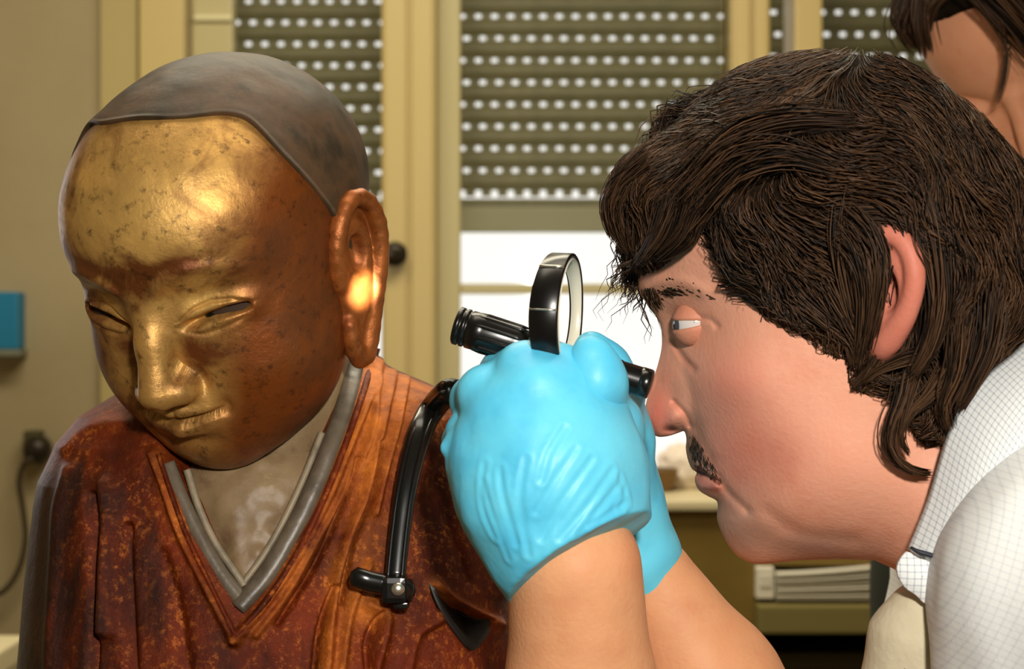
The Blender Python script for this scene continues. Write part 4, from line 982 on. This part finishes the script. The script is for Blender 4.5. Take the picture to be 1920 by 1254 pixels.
def strands(N, sgn, L, seed, lift=(-.004,.003), rad=.00026, clump=True, region=None):
    r = np.random.default_rng(seed); lo, hi = HO.min(0), HO.max(0); pts = np.zeros((0,2))
    while len(pts) < N:
        q = r.uniform(lo, hi, (N*2, 2)); q = q[inpoly(q, HO)]
        if region is not None: q = q[inpoly(q, region)]
        pts = np.vstack([pts, q])
    g = pts[:N].copy(); n = 10; path = np.zeros((N, n, 3)); Ls = r.uniform(*L, N)/n
    hh0 = r.uniform(*lift, N)
    cl = vnoise(np.stack([g[:,0], g[:,1], g[:,0]*0], 1), 110, 5)        # clump height
    ph = vnoise(np.stack([g[:,0], g[:,1], g[:,0]*0+.3], 1), 60, 9)*3.14; amp = r.uniform(.05, .40, N)
    jit = r.normal(0, .13, N)
    for k in range(n):
        h_ = hair_surf(g); tip = k/(n-1)
        path[:, k] = np.stack([g[:,0], g[:,1], sgn*np.maximum(h_+hh0+.0075*cl+.0025*np.sin(ph*2+k*1.1), .0)], 1)
        d = fdir(g); a = .75*vnoise(np.stack([g[:,0], g[:,1], g[:,0]*0+.7], 1), 42, 17)+.45*vnoise(np.stack([g[:,0], g[:,1], g[:,0]*0+.2], 1), 95, 18)+jit+amp*np.sin(ph+k*.85)*(.5+.7*tip); ca_, sa_ = np.cos(a), np.sin(a)
        d = np.stack([d[:,0]*ca_-d[:,1]*sa_, d[:,0]*sa_+d[:,1]*ca_], 1); g = g+d*Ls[:, None]
        out = ~inpoly(g, HO); back = out & (r.random(N) < .75)
        # most strands bend to stay within the shape
        c_ = cH-g; c_ /= np.linalg.norm(c_, axis=1)[:, None]; g = np.where(back[:, None], g+c_*Ls[:, None]*.75, g)
    rr = rad*r.uniform(.6, 1.5, N)
    return path, rr, r
def strand_mesh(name, sets, parent):
    Vs, Fs, Cs = [], [], []; off = 0
    for path, rr, r in sets:
        N, n, _ = path.shape; T = np.gradient(path, axis=1); T /= np.linalg.norm(T, axis=2)[..., None]+1e-9
        ref = np.array([0,0,1.]); A = np.cross(T, ref); A /= np.linalg.norm(A, axis=2)[..., None]+1e-9; B = np.cross(T, A)
        tp = np.sin(np.clip(np.linspace(.12, 1, n), 0, 1)*math.pi*.97)**.6
        R3 = (rr[:, None]*tp[None])[..., None]
        ring = np.stack([path+R3*(math.cos(a)*A*1.3+math.sin(a)*B) for a in (0, 2.09, 4.19)], 2)
        V = ring.reshape(-1, 3); base = (np.arange(N)*n*3)[:, None, None]+(np.arange(n-1)*3)[None, :, None]+np.arange(3)[None, None]
        nxt = (np.arange(N)*n*3)[:, None, None]+(np.arange(n-1)*3)[None, :, None]+((np.arange(3)+1) % 3)[None, None]
        Q = np.stack([base, nxt, nxt+3, base+3], -1).reshape(-1, 4); Vs.append(V); Fs.append(Q+off); off += len(V)
        t_ = np.clip(r.normal(.36, .28, N)+.42*vnoise(np.stack([path[:,5,0]*1.4, path[:,5,1], path[:,5,0]*0], 1), 75, 12), 0, 1)[:, None]
        c = np.array(lin((20,13,7)))*(1-t_)+np.array(lin((92,64,42)))*t_**1.0
        Cs.append(np.repeat(c, n*3, axis=0))
    o = mesh(name, L2W(np.vstack(Vs)), np.vstack(Fs), M['hair'], parent, fixn=False); colattr(o, np.vstack(Cs)); o['kind'] = 'stuff'; return o
fringe = px2l(*np.array([(1120,300),(1200,230),(1330,200),(1330,400),(1300,440),(1200,500),(1130,450)], float).T, .03)
sets = [strands(9500, 1, (.035,.075), 1), strands(1500, 1, (.03,.05), 2, (.001,.006), .00026), strands(1800, -1, (.03,.06), 3, rad=.0006), strands(2200, 1, (.02,.035), 5, (-.01,.003), .00026, region=fringe)]
strand_mesh('hair_strands', sets, hair)
# loose locks: defined one by one (pixel, depth) -> bundles
def lock(pts, N, spread, rad, seed):
    r = np.random.default_rng(seed); c = spline([np.append(px2l(float(u), float(v), h_), h_) for u, v, h_ in pts], 13); o_ = r.normal(0, spread, (N, 1, 3)); w_ = np.linspace(1, .35, 13)[None, :, None]
    wav = np.stack([np.sin(np.linspace(0, 5, 13)[None]+r.uniform(0, 6, (N,1)))*.0006, np.cos(np.linspace(0, 4, 13)[None]+r.uniform(0, 6, (N,1)))*.0006, np.zeros((N,13))], -1)
    return c[None]+o_*w_+wav, .6*rad*r.uniform(.6, 1.4, N), r
L_list = [([(1700,700,.084),(1690,750,.084),(1672,790,.083),(1666,830,.081),(1680,862,.078),(1708,882,.075),(1742,888,.071)], 46, .0015, .00050),
 ([(1720,690,.085),(1706,745,.084),(1694,790,.083),(1690,825,.081),(1702,850,.078)], 30, .0015, .00045),
 ([(1660,640,.086),(1640,680,.083),(1612,712,.080),(1600,728,.079)], 34, .0014, .0005),
 ([(1740,660,.088),(1700,670,.087),(1655,690,.085),(1620,715,.081)], 34, .0016, .0005),
 ([(1640,700,.082),(1672,716,.083),(1700,708,.085),(1740,690,.087)], 16, .0013, .0004),
 ([(1780,690,.086),(1745,740,.084),(1712,770,.083),(1690,800,.082)], 30, .0018, .0005),
 ([(1560,540,.088),(1590,600,.087),(1615,650,.085),(1612,690,.082)], 50, .0028, .0005),
 ([(1600,400,.100),(1630,430,.103),(1652,480,.103),(1650,540,.101),(1640,600,.095),(1630,650,.088)], 40, .0026, .0005),
 ([(1590,440,.098),(1618,480,.101),(1630,540,.100),(1625,600,.094),(1612,660,.087)], 50, .0028, .0005),
 ([(1500,560,.086),(1545,600,.085),(1590,640,.084),(1600,680,.082)], 44, .0022, .0005),
 ([(1440,560,.080),(1500,600,.080),(1550,620,.079),(1580,650,.078)], 30, .0018, .00045),
 ([(1590,380,.092),(1580,440,.092),(1582,500,.091),(1600,600,.088),(1615,660,.085)], 50, .0026, .0005),
 ([(1730,380,.098),(1752,460,.100),(1762,560,.099),(1742,650,.095),(1712,700,.091)], 70, .0034, .0005),
 ([(1600,400,.098),(1660,402,.100),(1715,430,.102),(1738,500,.102)], 40, .0018, .0005),
 ([(1590,430,.092),(1600,500,.092),(1606,560,.090),(1608,620,.088)], 26, .0022, .0004),
 ([(1180,430,.040),(1188,470,.036),(1196,492,.030),(1178,498,.026)], 10, .0010, .0003),
 ([(1200,480,.03),(1186,488,.03),(1168,497,.03),(1146,500,.03)], 4, .0004, .00022),
 ([(1200,484,.03),(1190,496,.03),(1176,508,.03),(1162,514,.03)], 4, .0004, .00022),
 ([(1260,380,.064),(1240,430,.062),(1215,470,.054),(1196,490,.046)], 60, .0030, .0004),
 ([(1320,330,.076),(1300,390,.074),(1276,440,.070),(1235,480,.060)], 70, .0030, .0004),
 ([(1210,300,.050),(1165,340,.044),(1140,395,.036),(1148,440,.032)], 60, .0030, .0004),
 ([(1180,330,.044),(1155,380,.040),(1160,430,.036),(1178,468,.032)], 60, .0030, .0004),
 ([(1330,400,.076),(1310,420,.073),(1296,455,.068),(1252,482,.060),(1228,486,.054)], 26, .0013, .0004),
 ([(1300,350,.076),(1380,262,.084),(1480,226,.090),(1600,225,.094)], 40, .0060, .0005),
 ([(1320,380,.078),(1390,310,.088),(1480,290,.093),(1580,320,.096)], 40, .0060, .0005),
 ([(1800,620,.090),(1790,700,.088),(1768,760,.084),(1775,800,.080)], 60, .0035, .0005),
 ([(1860,560,.084),(1850,650,.084),(1820,720,.082),(1800,760,.080)], 60, .0035, .0005)]
strand_mesh('loose_locks', [lock(p_, n_*2, s_*1.15, r_, 40+i) for i, (p_, n_, s_, r_) in enumerate(L_list)]+[lock([(u, v, -h_) for u, v, h_ in p_], n_, s_, r_, 80+i) for i, (p_, n_, s_, r_) in enumerate(L_list) if i not in (15,16,17)], hair)
# eyebrows, lashes, stubble on the lip
def short(N, poly, hgt, d0, Lp, seed, rad, dark=True):
    r = np.random.default_rng(seed); p_ = np.array(poly, float); q = r.uniform(p_.min(0), p_.max(0), (N*6, 2)); q = q[inpoly(q, p_)][:N]; N = len(q)
    g = px2l(q[:,0], q[:,1], hgt); dd = polydist(g, OUT); Hq = np.clip(rb(g*10)[:,0], .006, .1); Rq = np.clip(Hq*.85, .009, .065); hq = Hq*np.sqrt(np.clip(1-(1-np.clip(dd/Rq, 0, 1))**2, 0, 1))
    path = np.zeros((N, 13, 3)); dr = np.array([d0[0], -d0[1]])*YH/F; dv = dr[None]*Lp*r.uniform(.6, 1.2, (N,1))+r.normal(0, .12*Lp*YH/F, (N,2))
    for k in range(13): t_ = k/12; path[:, k] = np.concatenate([g+dv*t_, (hq+.0003+.0018*math.sin(t_*2.2))[:, None]], 1)
    return path, rad*np.ones(N), r
for sgn in (1, -1):
    bs = [short(240, [(1198,530),(1215,522),(1250,520),(1300,530),(1335,552),(1330,562),(1290,548),(1240,552),(1222,572),(1204,556)], .036, (.8,.2), 22, 5, .00030), short(90, [(1196,535),(1222,530),(1240,560),(1228,575),(1208,562)], .024, (.3,.8), 18, 6, .0003)]
    bs = [(p_*[1,1,sgn], a_, r_) for p_, a_, r_ in bs]; o = strand_mesh('eyebrow', bs, person)
ms = [short(150, [(1286,818),(1300,815),(1318,838),(1338,868),(1352,895),(1330,888),(1308,880),(1292,862)], .020, (.25,.8), 12, 9, .00014)]
ms = ms+[(p_*[1,1,-1], a_, r_) for p_, a_, r_ in ms]; strand_mesh('moustache_stubble', ms, person)

# ------------------------------------------------------------ gloves
M['glove'] = mat('blue_nitrile', (96,204,236), .45, 0, .4); m = M['glove']; co = coords(m); noisy(m, [(78,188,230),(100,208,240),(112,214,240)], 20, 4, co=co, bump=.0006, bscale=70); b = bsdf(m)
b.inputs['Subsurface Weight'].default_value = .1; b.inputs['Subsurface Radius'].default_value = (.002,.004,.006)
def wrinkle(V, Nn, lines, w_, amp):
    """lines: list of 3D polylines; push the surface inward along them"""
    for pl in lines:
        c = spline(pl, 24); d = np.full(len(V), 1e9)
        for a_, b_ in zip(c[:-1], c[1:]):
            ab = b_-a_; q = V-a_; t_ = np.clip((q@ab)/(ab@ab+1e-12), 0, 1); d = np.minimum(d, ((q-t_[:, None]*ab)**2).sum(1))
        d = np.sqrt(d); V = V-Nn*(amp*np.exp(-(d/w_)**2)-amp*.8*np.exp(-((d-w_*1.9)/w_)**2))[:, None]
    return V
def vnormals(V, Q):
    n = np.cross(V[Q[:,2]]-V[Q[:,0]], V[Q[:,3]]-V[Q[:,1]]); o = np.zeros_like(V)
    for k in range(4):
        for a in range(3): o[:, a] += np.bincount(Q[:, k], n[:, a], len(V))
    return o/(np.linalg.norm(o, axis=1)[:, None]+1e-12)
# left (near) glove
v_ = Vol((-.055,.80,1.25), (.075,.955,1.42), .00105)
def pc(*a): return P(*a)
WR1 = pc(1078,1110,.872)
v_.chain([pc(1076,1130,.873), pc(1076,1040,.868), pc(1068,985,.866)], [.0290,.0300,.0315], .012)
mcp = dict(i=pc(1082,742,.868), m=pc(1012,726,.858), r=pc(950,772,.860), l=pc(915,845,.868))
st_ = dict(i=pc(1092,980,.868), m=pc(1065,980,.862), r=pc(1035,985,.862), l=pc(1012,1000,.868))
for k, r1 in (('i',.0155),('m',.0160),('r',.0155),('l',.0150)):
    v_.chain([st_[k], (st_[k]+mcp[k])/2+np.array([0,-.003,0]), mcp[k]], [.024,.0215,r1], .020)
v_.ell(pc(1030,880,.870), (.036,.022,.040), .02)
# fingers curling away round the torch
v_.chain([mcp['i'], pc(1052,700,.868), pc(1010,690,.884), pc(1000,715,.903), pc(1040,740,.906)], [.0150,.0120,.0110,.0105,.0095], .007)
v_.chain([mcp['m'], pc(985,693,.864), pc(948,700,.884), pc(952,735,.904), pc(995,760,.906)], [.0155,.0120,.0112,.0105,.0092], .007)
v_.chain([mcp['r'], pc(908,736,.868), pc(890,752,.888), pc(905,790,.905), pc(950,805,.906)], [.0150,.0115,.0108,.0102,.0090], .006)
v_.chain([mcp['l'], pc(876,812,.878), pc(868,830,.895), pc(892,870,.908), pc(925,870,.905)], [.0130,.0095,.0090,.0088,.0085], .005)
# loose glove tip on the little finger
v_.chain([pc(885,822,.872), pc(856,834,.868), pc(836,840,.867)], [.0085,.0062,.0028], .004)
v_.chain([pc(905,930,.872), pc(880,890,.872), pc(858,868,.871)], [.012,.0070,.0035], .008)
# thumb along the near side of the torch, towards the loupe
v_.chain([pc(1125,985,.874), pc(1128,880,.872), pc(1108,790,.876), pc(1090,735,.880)], [.0205,.0165,.0135,.0120], .012)
n1v = np.array([.50,-.55,-.95]); 
pA, pB, pC = pc(950,1142,.880), pc(1188,998,.880), pc(1062,1034,.842)
nc = np.cross(pB-pA, pC-pA); nc /= np.linalg.norm(nc); nc = nc if nc[2] < 0 else -nc
ax_ = [v_.lo[i]+v_.h*np.arange(v_.n[i]) for i in range(3)]; gp = np.stack(np.meshgrid(*ax_, indexing='ij'), -1)
v_.F = np.maximum(v_.F, ((gp-pA)@nc)).astype(np.float32)
v_.F += (.0007*vnoise(gp, 75, 31)).astype(np.float32)
Vv, Q = v_.extract(); Vv = relax(Vv, Q, 2); Nn = vnormals(Vv, Q)
if ((Vv-Vv.mean(0))*Nn).sum() < 0: Nn = -Nn
yb = lambda u, v: pc(u, v, .845)
lines = [[(905,905),(925,980),(950,1050)],[(935,880),(950,960),(968,1020)],[(985,860),(975,940),(990,1040)],[(1080,840),(1040,900),(1005,960)],[(1110,860),(1060,930),(1015,1010)],[(1150,880),(1100,950),(1050,1010)],[(1165,905),(1120,960),(1085,1005)],[(1165,895),(1175,925),(1168,950)],[(905,870),(900,930),(925,1010)],[(1180,940),(1140,965),(1110,985)],[(1060,800),(1030,850),(1015,900)]]
def onV(u, v):                                     # front-most vertex near the pixel
    pu = 960+F*Vv[:,0]/Vv[:,1]; pv = 627-F*(Vv[:,2]-CAMZ)/Vv[:,1]; k = (np.abs(pu-u) < 8) & (np.abs(pv-v) < 8)
    return P(u, v, Vv[k, 1].min() if k.any() else .86)
l3 = [[onV(*q) for q in l_] for l_ in lines]
Vv = wrinkle(Vv, Nn, l3, .0015, .00045)
gl1 = mesh('glove', Vv, Q, M['glove'], person)
# rear (right) glove
v_ = Vol((.026,.838,1.25), (.10,1.0,1.43), .00115)
v_.chain([pc(1215,1115,.958), pc(1190,1040,.950), pc(1160,960,.945)], [.0215,.0205,.0215], .012)
v_.ell(pc(1138,880,.942), (.020,.024,.038), .02)
v_.chain([pc(1145,930,.94), pc(1154,830,.932), pc(1150,770,.925)], [.020,.0150,.0130], .015)
v_.chain([pc(1152,800,.925), pc(1160,735,.905), pc(1138,690,.895), pc(1108,655,.893)], [.0140,.0118,.0105,.0092], .008)   # index up behind the loupe
v_.chain([pc(1140,860,.935), pc(1145,800,.91), pc(1135,760,.902), pc(1110,740,.90)], [.014,.0115,.0105,.009], .008)
v_.chain([pc(1140,900,.938), pc(1150,850,.915), pc(1120,830,.908)], [.014,.0115,.0095], .008)
v_.chain([pc(1140,930,.94), pc(1140,910,.918), pc(1125,890,.912)], [.013,.011,.009], .008)
v_.chain([pc(1150,900,.925), pc(1150,800,.888), pc(1122,715,.860), pc(1108,665,.858)], [.016,.0125,.0112,.0092], .010)    # thumb in front of the torch
pA, pB, pC = pc(1170,1105,.96), pc(1250,1085,.96), pc(1215,1128,.93)
nc = np.cross(pB-pA, pC-pA); nc /= np.linalg.norm(nc); nc = nc if nc[2] < 0 else -nc
ax_ = [v_.lo[i]+v_.h*np.arange(v_.n[i]) for i in range(3)]; gp = np.stack(np.meshgrid(*ax_, indexing='ij'), -1)
v_.F = np.maximum(v_.F, ((gp-pA)@nc)).astype(np.float32); v_.F += (.0012*vnoise(gp, 70, 33)).astype(np.float32)
Vv, Q = v_.extract(); Vv = relax(Vv, Q, 2); gl2 = mesh('glove', Vv, Q, M['glove'], person)

# ------------------------------------------------------------ shirt
def shirt_mat(name, uv=False):
    m = mat(name, (226,228,228), .75); b = bsdf(m)
    if uv: co = N_(m, 'ShaderNodeTexCoord').outputs['UV']
    else:
        mp = N_(m, 'ShaderNodeMapping'); mp.inputs['Rotation'].default_value = (0, math.radians(-18), 0); L_(m, coords(m), mp.inputs['Vector']); co = mp.outputs[0]
    sx = m.node_tree.nodes.new('ShaderNodeSeparateXYZ'); L_(m, co, sx.inputs[0]); outs = []
    for ch, per in ((0, .0031), (1 if uv else 2, .0031)):
        d = N_(m, 'ShaderNodeMath', operation='DIVIDE'); L_(m, sx.outputs[ch], d.inputs[0]); d.inputs[1].default_value = per
        fr2 = N_(m, 'ShaderNodeMath', operation='FRACT'); L_(m, d.outputs[0], fr2.inputs[0])
        s2 = N_(m, 'ShaderNodeMath', operation='SUBTRACT'); L_(m, fr2.outputs[0], s2.inputs[0]); s2.inputs[1].default_value = .5
        ab = N_(m, 'ShaderNodeMath', operation='ABSOLUTE'); L_(m, s2.outputs[0], ab.inputs[0])
        l2 = N_(m, 'ShaderNodeMath', operation='LESS_THAN'); L_(m, ab.outputs[0], l2.inputs[0]); l2.inputs[1].default_value = .11; outs.append(l2)
    ad = N_(m, 'ShaderNodeMath', operation='ADD'); L_(m, outs[0].outputs[0], ad.inputs[0]); L_(m, outs[1].outputs[0], ad.inputs[1])
    mu = N_(m, 'ShaderNodeMath', operation='MULTIPLY'); L_(m, ad.outputs[0], mu.inputs[0]); mu.inputs[1].default_value = .34 if uv else .13; mu.use_clamp = True
    c = mixc(m, mu.outputs[0], (*lin((230,232,230)), 1), (*lin((120,132,158)), 1)); L_(m, c, b.inputs['Base Color'])
    n2 = N_(m, 'ShaderNodeTexNoise', Scale=500, Detail=3); L_(m, coords(m), n2.inputs['Vector']); bu = N_(m, 'ShaderNodeBump', Strength=.4, Distance=.0004); L_(m, n2.outputs['Fac'], bu.inputs['Height']); L_(m, bu.outputs[0], b.inputs['Normal'])
    return m
M['shirt'] = shirt_mat('checked_shirt_cloth'); M['collar'] = shirt_mat('checked_collar_cloth', True)
v_ = Vol((.14,.60,.84), (.56,1.32,1.45), .0042)
shL = pc(2110,1150,.82); shR = shL+cax*-.34; NB = L2W([.135,-.115,0])
v_.chain([shL, (shL+NB)/2+np.array([0.02,0,.018]), NB+np.array([.035,0,-.01])], [.078,.072,.070], .05); v_.chain([shR, (shR+NB)/2+np.array([0.02,0,.018]), NB+np.array([.035,0,-.01])], [.078,.072,.070], .05)
mid = (shL+shR)/2; v_.ell(mid+np.array([.06,.0,-.10]), (.13,.19,.20), .05)
v_.cone(shL, pc(1900,1700,.84), .074, .052, .03); v_.cone(shR, pc(1700,1700,1.1), .074, .052, .03)
ax_ = [v_.lo[i]+v_.h*np.arange(v_.n[i]) for i in range(3)]; gp = np.stack(np.meshgrid(*ax_, indexing='ij'), -1)
v_.F += (.004*vnoise(gp*[1,1,.5], 22, 41)+.0022*vnoise(gp*[1,1,.6], 50, 42)).astype(np.float32)
Vv, Q = v_.extract(); Vv = relax(Vv, Q, 3); shirt = mesh('shirt', Vv, Q, M['shirt'], person)
# collar: folded band; upper edge hugs the neck, lower edge falls outside
up = spline([pc(*q) for q in [(1960,600,.885),(1905,655,.866),(1850,700,.857),(1805,752,.852),(1776,810,.850),(1757,870,.850),(1738,935,.852),(1716,992,.856),(1700,1030,.860)]], 60)
dn_ = spline([pc(*q) for q in [(2060,700,.84),(1990,745,.825),(1940,800,.820),(1905,850,.820),(1872,900,.822),(1846,955,.826),(1822,1005,.832),(1800,1045,.840),(1780,1070,.846)]], 60)
nw = 14; V = np.zeros((60, nw, 3)); UVc = np.zeros((60, nw, 2)); ln = np.concatenate([[0], np.cumsum(np.linalg.norm(np.diff(up, axis=0), axis=1))])
for j in range(nw):
    t_ = j/(nw-1); V[:, j] = up*(1-t_)+dn_*t_+np.array([0,-.006,0])*math.sin(t_*math.pi)+np.array([-.2,-.3,.2])*.0*t_
    UVc[:, j, 0] = ln; UVc[:, j, 1] = t_*np.linalg.norm(up-dn_, axis=1)
def slab(name, V, UVc, m, parent, th_=.0022):
    a, b_, _ = V.shape; nr = np.cross(np.gradient(V, axis=0), np.gradient(V, axis=1)); nr /= np.linalg.norm(nr, axis=2)[..., None]+1e-9
    if nr[..., 1].mean() > 0: nr = -nr
    V2 = V-nr*th_; n_ = a*b_; f = grid_faces(a, b_).tolist()+[q[::-1] for q in grid_faces(a, b_, off=n_).tolist()]
    e = [i*b_ for i in range(a)]+[(a-1)*b_+j for j in range(1, b_)]+[i*b_+b_-1 for i in range(a-2, -1, -1)]+[j for j in range(b_-2, 0, -1)]
    for x, y in zip(e, e[1:]+e[:1]): f.append([x, y, n_+y, n_+x])
    uvv = UVc.reshape(-1, 2); return mesh(name, np.vstack([V.reshape(-1,3), V2.reshape(-1,3)]), f, m, parent, uv=np.vstack([uvv, uvv]))
collar = slab('collar', V, UVc, M['collar'], person)
# far side of the collar, round the back of the neck and down the other side
H1 = (up-H0)@cax; mirr = lambda p_: p_-2*np.outer((p_-H0)@cax, cax)
slab('collar', mirr(V.reshape(-1,3)).reshape(V.shape), UVc, M['collar'], person)
# turned-down collar tip, rounded, below the tab
tip = np.array([(1700,1034),(1688,1048),(1682,1066),(1687,1086),(1700,1104),(1718,1116),(1732,1130),(1746,1134),(1756,1118),(1766,1090),(1780,1064),(1745,1048)], float)
tp = spline(np.vstack([tip, tip[:1]]), 41)[:-1]; c = tp.mean(0); V = np.zeros((40, 7, 3)); UVt = np.zeros((40, 7, 2))
for j, s_ in enumerate([.02,.3,.55,.75,.9,.97,1.0]):
    q = c+(tp-c)*s_; Yy = .850-.0035*(1-s_**2)+.00*q[:,0]; V[:, j] = np.stack([(q[:,0]-960)/F*Yy, Yy, CAMZ-(q[:,1]-627)/F*Yy], 1); UVt[:, j] = V[:, j][:, [0,2]]
V3 = V.reshape(-1, 3); n_ = len(V3); f = grid_faces(40, 7, True).tolist(); Vb_ = V3+[0,.003,0]; f += [q[::-1] for q in grid_faces(40, 7, True, n_).tolist()]
for i in range(40): j = (i+1) % 40; f.append([i*7+6, j*7+6, n_+j*7+6, n_+i*7+6])
mesh('collar_tip', np.vstack([V3, Vb_]), f, M['collar'], person, uv=np.vstack([UVt.reshape(-1,2)]*2))
V, f = tube_geo(spline([pc(1708,1026,.846), pc(1722,1034,.844), pc(1750,1042,.843), pc(1776,1052,.842)], 14), np.interp(np.arange(14), [0,4,9,13], [.0007,.0013,.0011,.0020]), 10); mesh('collar_tab', V, f, mat('dark_tab', (30,34,44), .6), person)
# beige front edge of the garment under the collar
M['beige'] = mat('beige_cloth', (198,186,156), .8); noisy(M['beige'], [(190,178,148),(206,194,166)], 30, bump=.0006, bscale=200)
v_ = Vol((.13,.80,1.16), (.26,1.0,1.31), .0016)
v_.chain([pc(1722,1135,.872), pc(1716,1180,.874), pc(1712,1330,.880)], [.0060,.0165,.0250], .02); v_.cone(pc(1690,1215,.878), pc(1670,1340,.88), .0110, .018, .012); v_.cone(pc(1745,1130,.868), pc(1775,1330,.87), .008, .016, .012)
Vv, Q = v_.extract(); Vv = relax(Vv, Q, 3); mesh('shirt_front', Vv, Q, M['beige'], person)
V, f = tube_geo(spline([pc(1664,1188,.868), pc(1682,1215,.860), pc(1700,1262,.856)], 12), .0006, 6); mesh('seam', V, f, mat('seam_thread', (120,108,90), .8), person)

# ------------------------------------------------------------ second person behind, top right
p2 = thing('person', 'person leaning behind the man, forehead and dark hair showing at top right', 'person', tuple(P(1900, 300, 1.5)))
YP = 1.42; O2 = P(1918, 70, YP); yaw2, pit2, rol2 = -.55, .75, -.25; S2 = .98
def rotm(yw, pt, rl):
    cy, sy = math.cos(yw), math.sin(yw); cp, sp = math.cos(pt), math.sin(pt); cr, sr = math.cos(rl), math.sin(rl)
    return np.array([[cr,0,sr],[0,1,0],[-sr,0,cr]])@np.array([[cy,-sy,0],[sy,cy,0],[0,0,1]])@np.array([[1,0,0],[0,cp,-sp],[0,sp,cp]])@np.diag([1,-1,1.])
R2 = rotm(yaw2, pit2, rol2)
def H2W(p): return (np.asarray(p)*S2)@R2.T+O2
def f2(p):
    ax = p.copy(); ax[..., 0] = np.abs(ax[..., 0])
    f = ell(p, (0,-.010,.040), (.074,.092,.078)); f = smin(f, ell(p, (0,.016,-.03), (.062,.064,.085)), .03); f = smin(f, ell(ax, (.032,.048,-.035), (.030,.030,.038)), .03)
    f = smin(f, ell(p, (0,.056,-.095), (.026,.024,.022)), .025)
    f = f+.006*np.exp(-((ax[..., 0]-.032)/.017)**2-((p[..., 2]-.006)/.010)**2)*sstep(p[..., 1], .03, .06)
    f = smin(f, ell(ax, (.033,.066,.000), (.016,.012,.010)), .006)
    f = smin(f, cone(p, (0,.082,.012), (0,.104,-.034), .006, .009), .012); f = smin(f, ell(ax, (.012,.090,-.038), (.007,.009,.007)), .006)
    f = smin(f, cone(ax, (.020,.078,-.066), (.004,.087,-.062), .002, .004), .004); f = smin(f, cone(ax, (.016,.078,-.073), (0,.086,-.075), .003, .005), .005)
    f = f+sstep(p[..., 1], .03, .06)*.003*np.exp(-((p[..., 2]+.068)/.0015)**2)*(1-sstep(ax[..., 0], .018, .026))
    f = f+sstep(p[..., 1], .03, .06)*.002*np.exp(-((p[..., 2]+.003+.004*((ax[..., 0]-.033)/.016)**2*-1)/.0010)**2)*np.exp(-((ax[..., 0]-.033)/.017)**4)
    return f
HP2, _ = radial(f2, 150, 130); Vh2 = H2W(HP2.reshape(-1, 3)); Fh2 = grid_faces(150, 130, True)
v_ = Vol((.20,1.36,1.0), (.66,1.9,1.62), .006); nk = H2W([0,-.03,-.08]); tb = nk+np.array([.12,.22,-.16])
v_.cone(nk, tb, .052, .058, .02); v2_, q2_ = v_.extract() if False else tube_geo([nk, (nk+tb)/2, tb], [.052,.052,.06], 24)
V, f = join_geo([(Vh2, Fh2), (v2_, q2_)]); o = mesh('body', V, f, M['skin'], p2); colattr(o, np.broadcast_to(np.array(lin((222,156,118))), (len(V), 3)))
# hair: cap volume plus strands hanging forward
def f2h(p):
    f = ell(p, (0,-.018,.046), (.083,.100,.084)); f = smin(f, ell(p, (0,-.05,-.02), (.080,.070,.10)), .03)
    return smax(f, (p[..., 1]*1.0-.030-(p[..., 2]-.05)*.85)*.75, .01)+.003*vnoise(p, 50, 61)
HP3, _ = radial(f2h, 140, 110, warp=0, c=(0,-.02,.03)); h2 = mesh('hair', H2W(HP3.reshape(-1, 3)), grid_faces(140, 110, True), M['hairbase'], p2)
def pxs(pts, n=13): return spline([P(u, v, Y) for u, v, Y in pts], n)
r_ = np.random.default_rng(77); st2 = []
for pts, N, sp_, rd in [([(1760,-70,1.33),(1736,-20,1.325),(1728,40,1.325),(1738,95,1.34)], 60, .0035, .0006), ([(1750,-60,1.34),(1705,0,1.345),(1690,50,1.35),(1712,88,1.36)], 60, .006, .0005),
        ([(1800,-60,1.30),(1836,0,1.295),(1872,45,1.295),(1890,95,1.30),(1884,150,1.31),(1872,190,1.32)], 12, .0012, .0005), ([(1810,-60,1.29),(1870,-10,1.29),(1915,40,1.295),(1960,90,1.31)], 160, .009, .0006),
        ([(1850,-70,1.29),(1900,-20,1.29),(1935,30,1.30),(1975,80,1.31)], 160, .010, .0006), ([(1790,-60,1.31),(1770,-20,1.31),(1745,10,1.32),(1730,60,1.335)], 50, .004, .0005)]:
    c = pxs(pts); st2.append((c[None]+r_.normal(0, sp_, (N,1,3))*np.linspace(.8, .8, 13)[None, :, None], rd*r_.uniform(.6, 1.4, N), r_))
st2 = [((p_-H0)@BASE.T, a_, b_) for p_, a_, b_ in st2]; o = strand_mesh('hair_strands', st2, h2)
# torso in a dark green top
v_ = Vol((.26,1.30,.78), (1.0,2.05,1.50), .009)
s1 = P(1950, 620, 1.60); v_.chain([P(1850,1060,1.60), P(1990,700,1.62), P(2200,560,1.66)], [.085,.095,.11], .06); v_.cone(P(1850,1040,1.60), P(1850,1600,1.60), .085, .12, .05); v_.cone(P(2100,700,1.7), P(2060,1500,1.7), .13, .15, .06)
Vv, Q = v_.extract(); Vv = relax(Vv, Q, 4); mesh('dark_top', Vv, Q, M['green_dk'], p2)
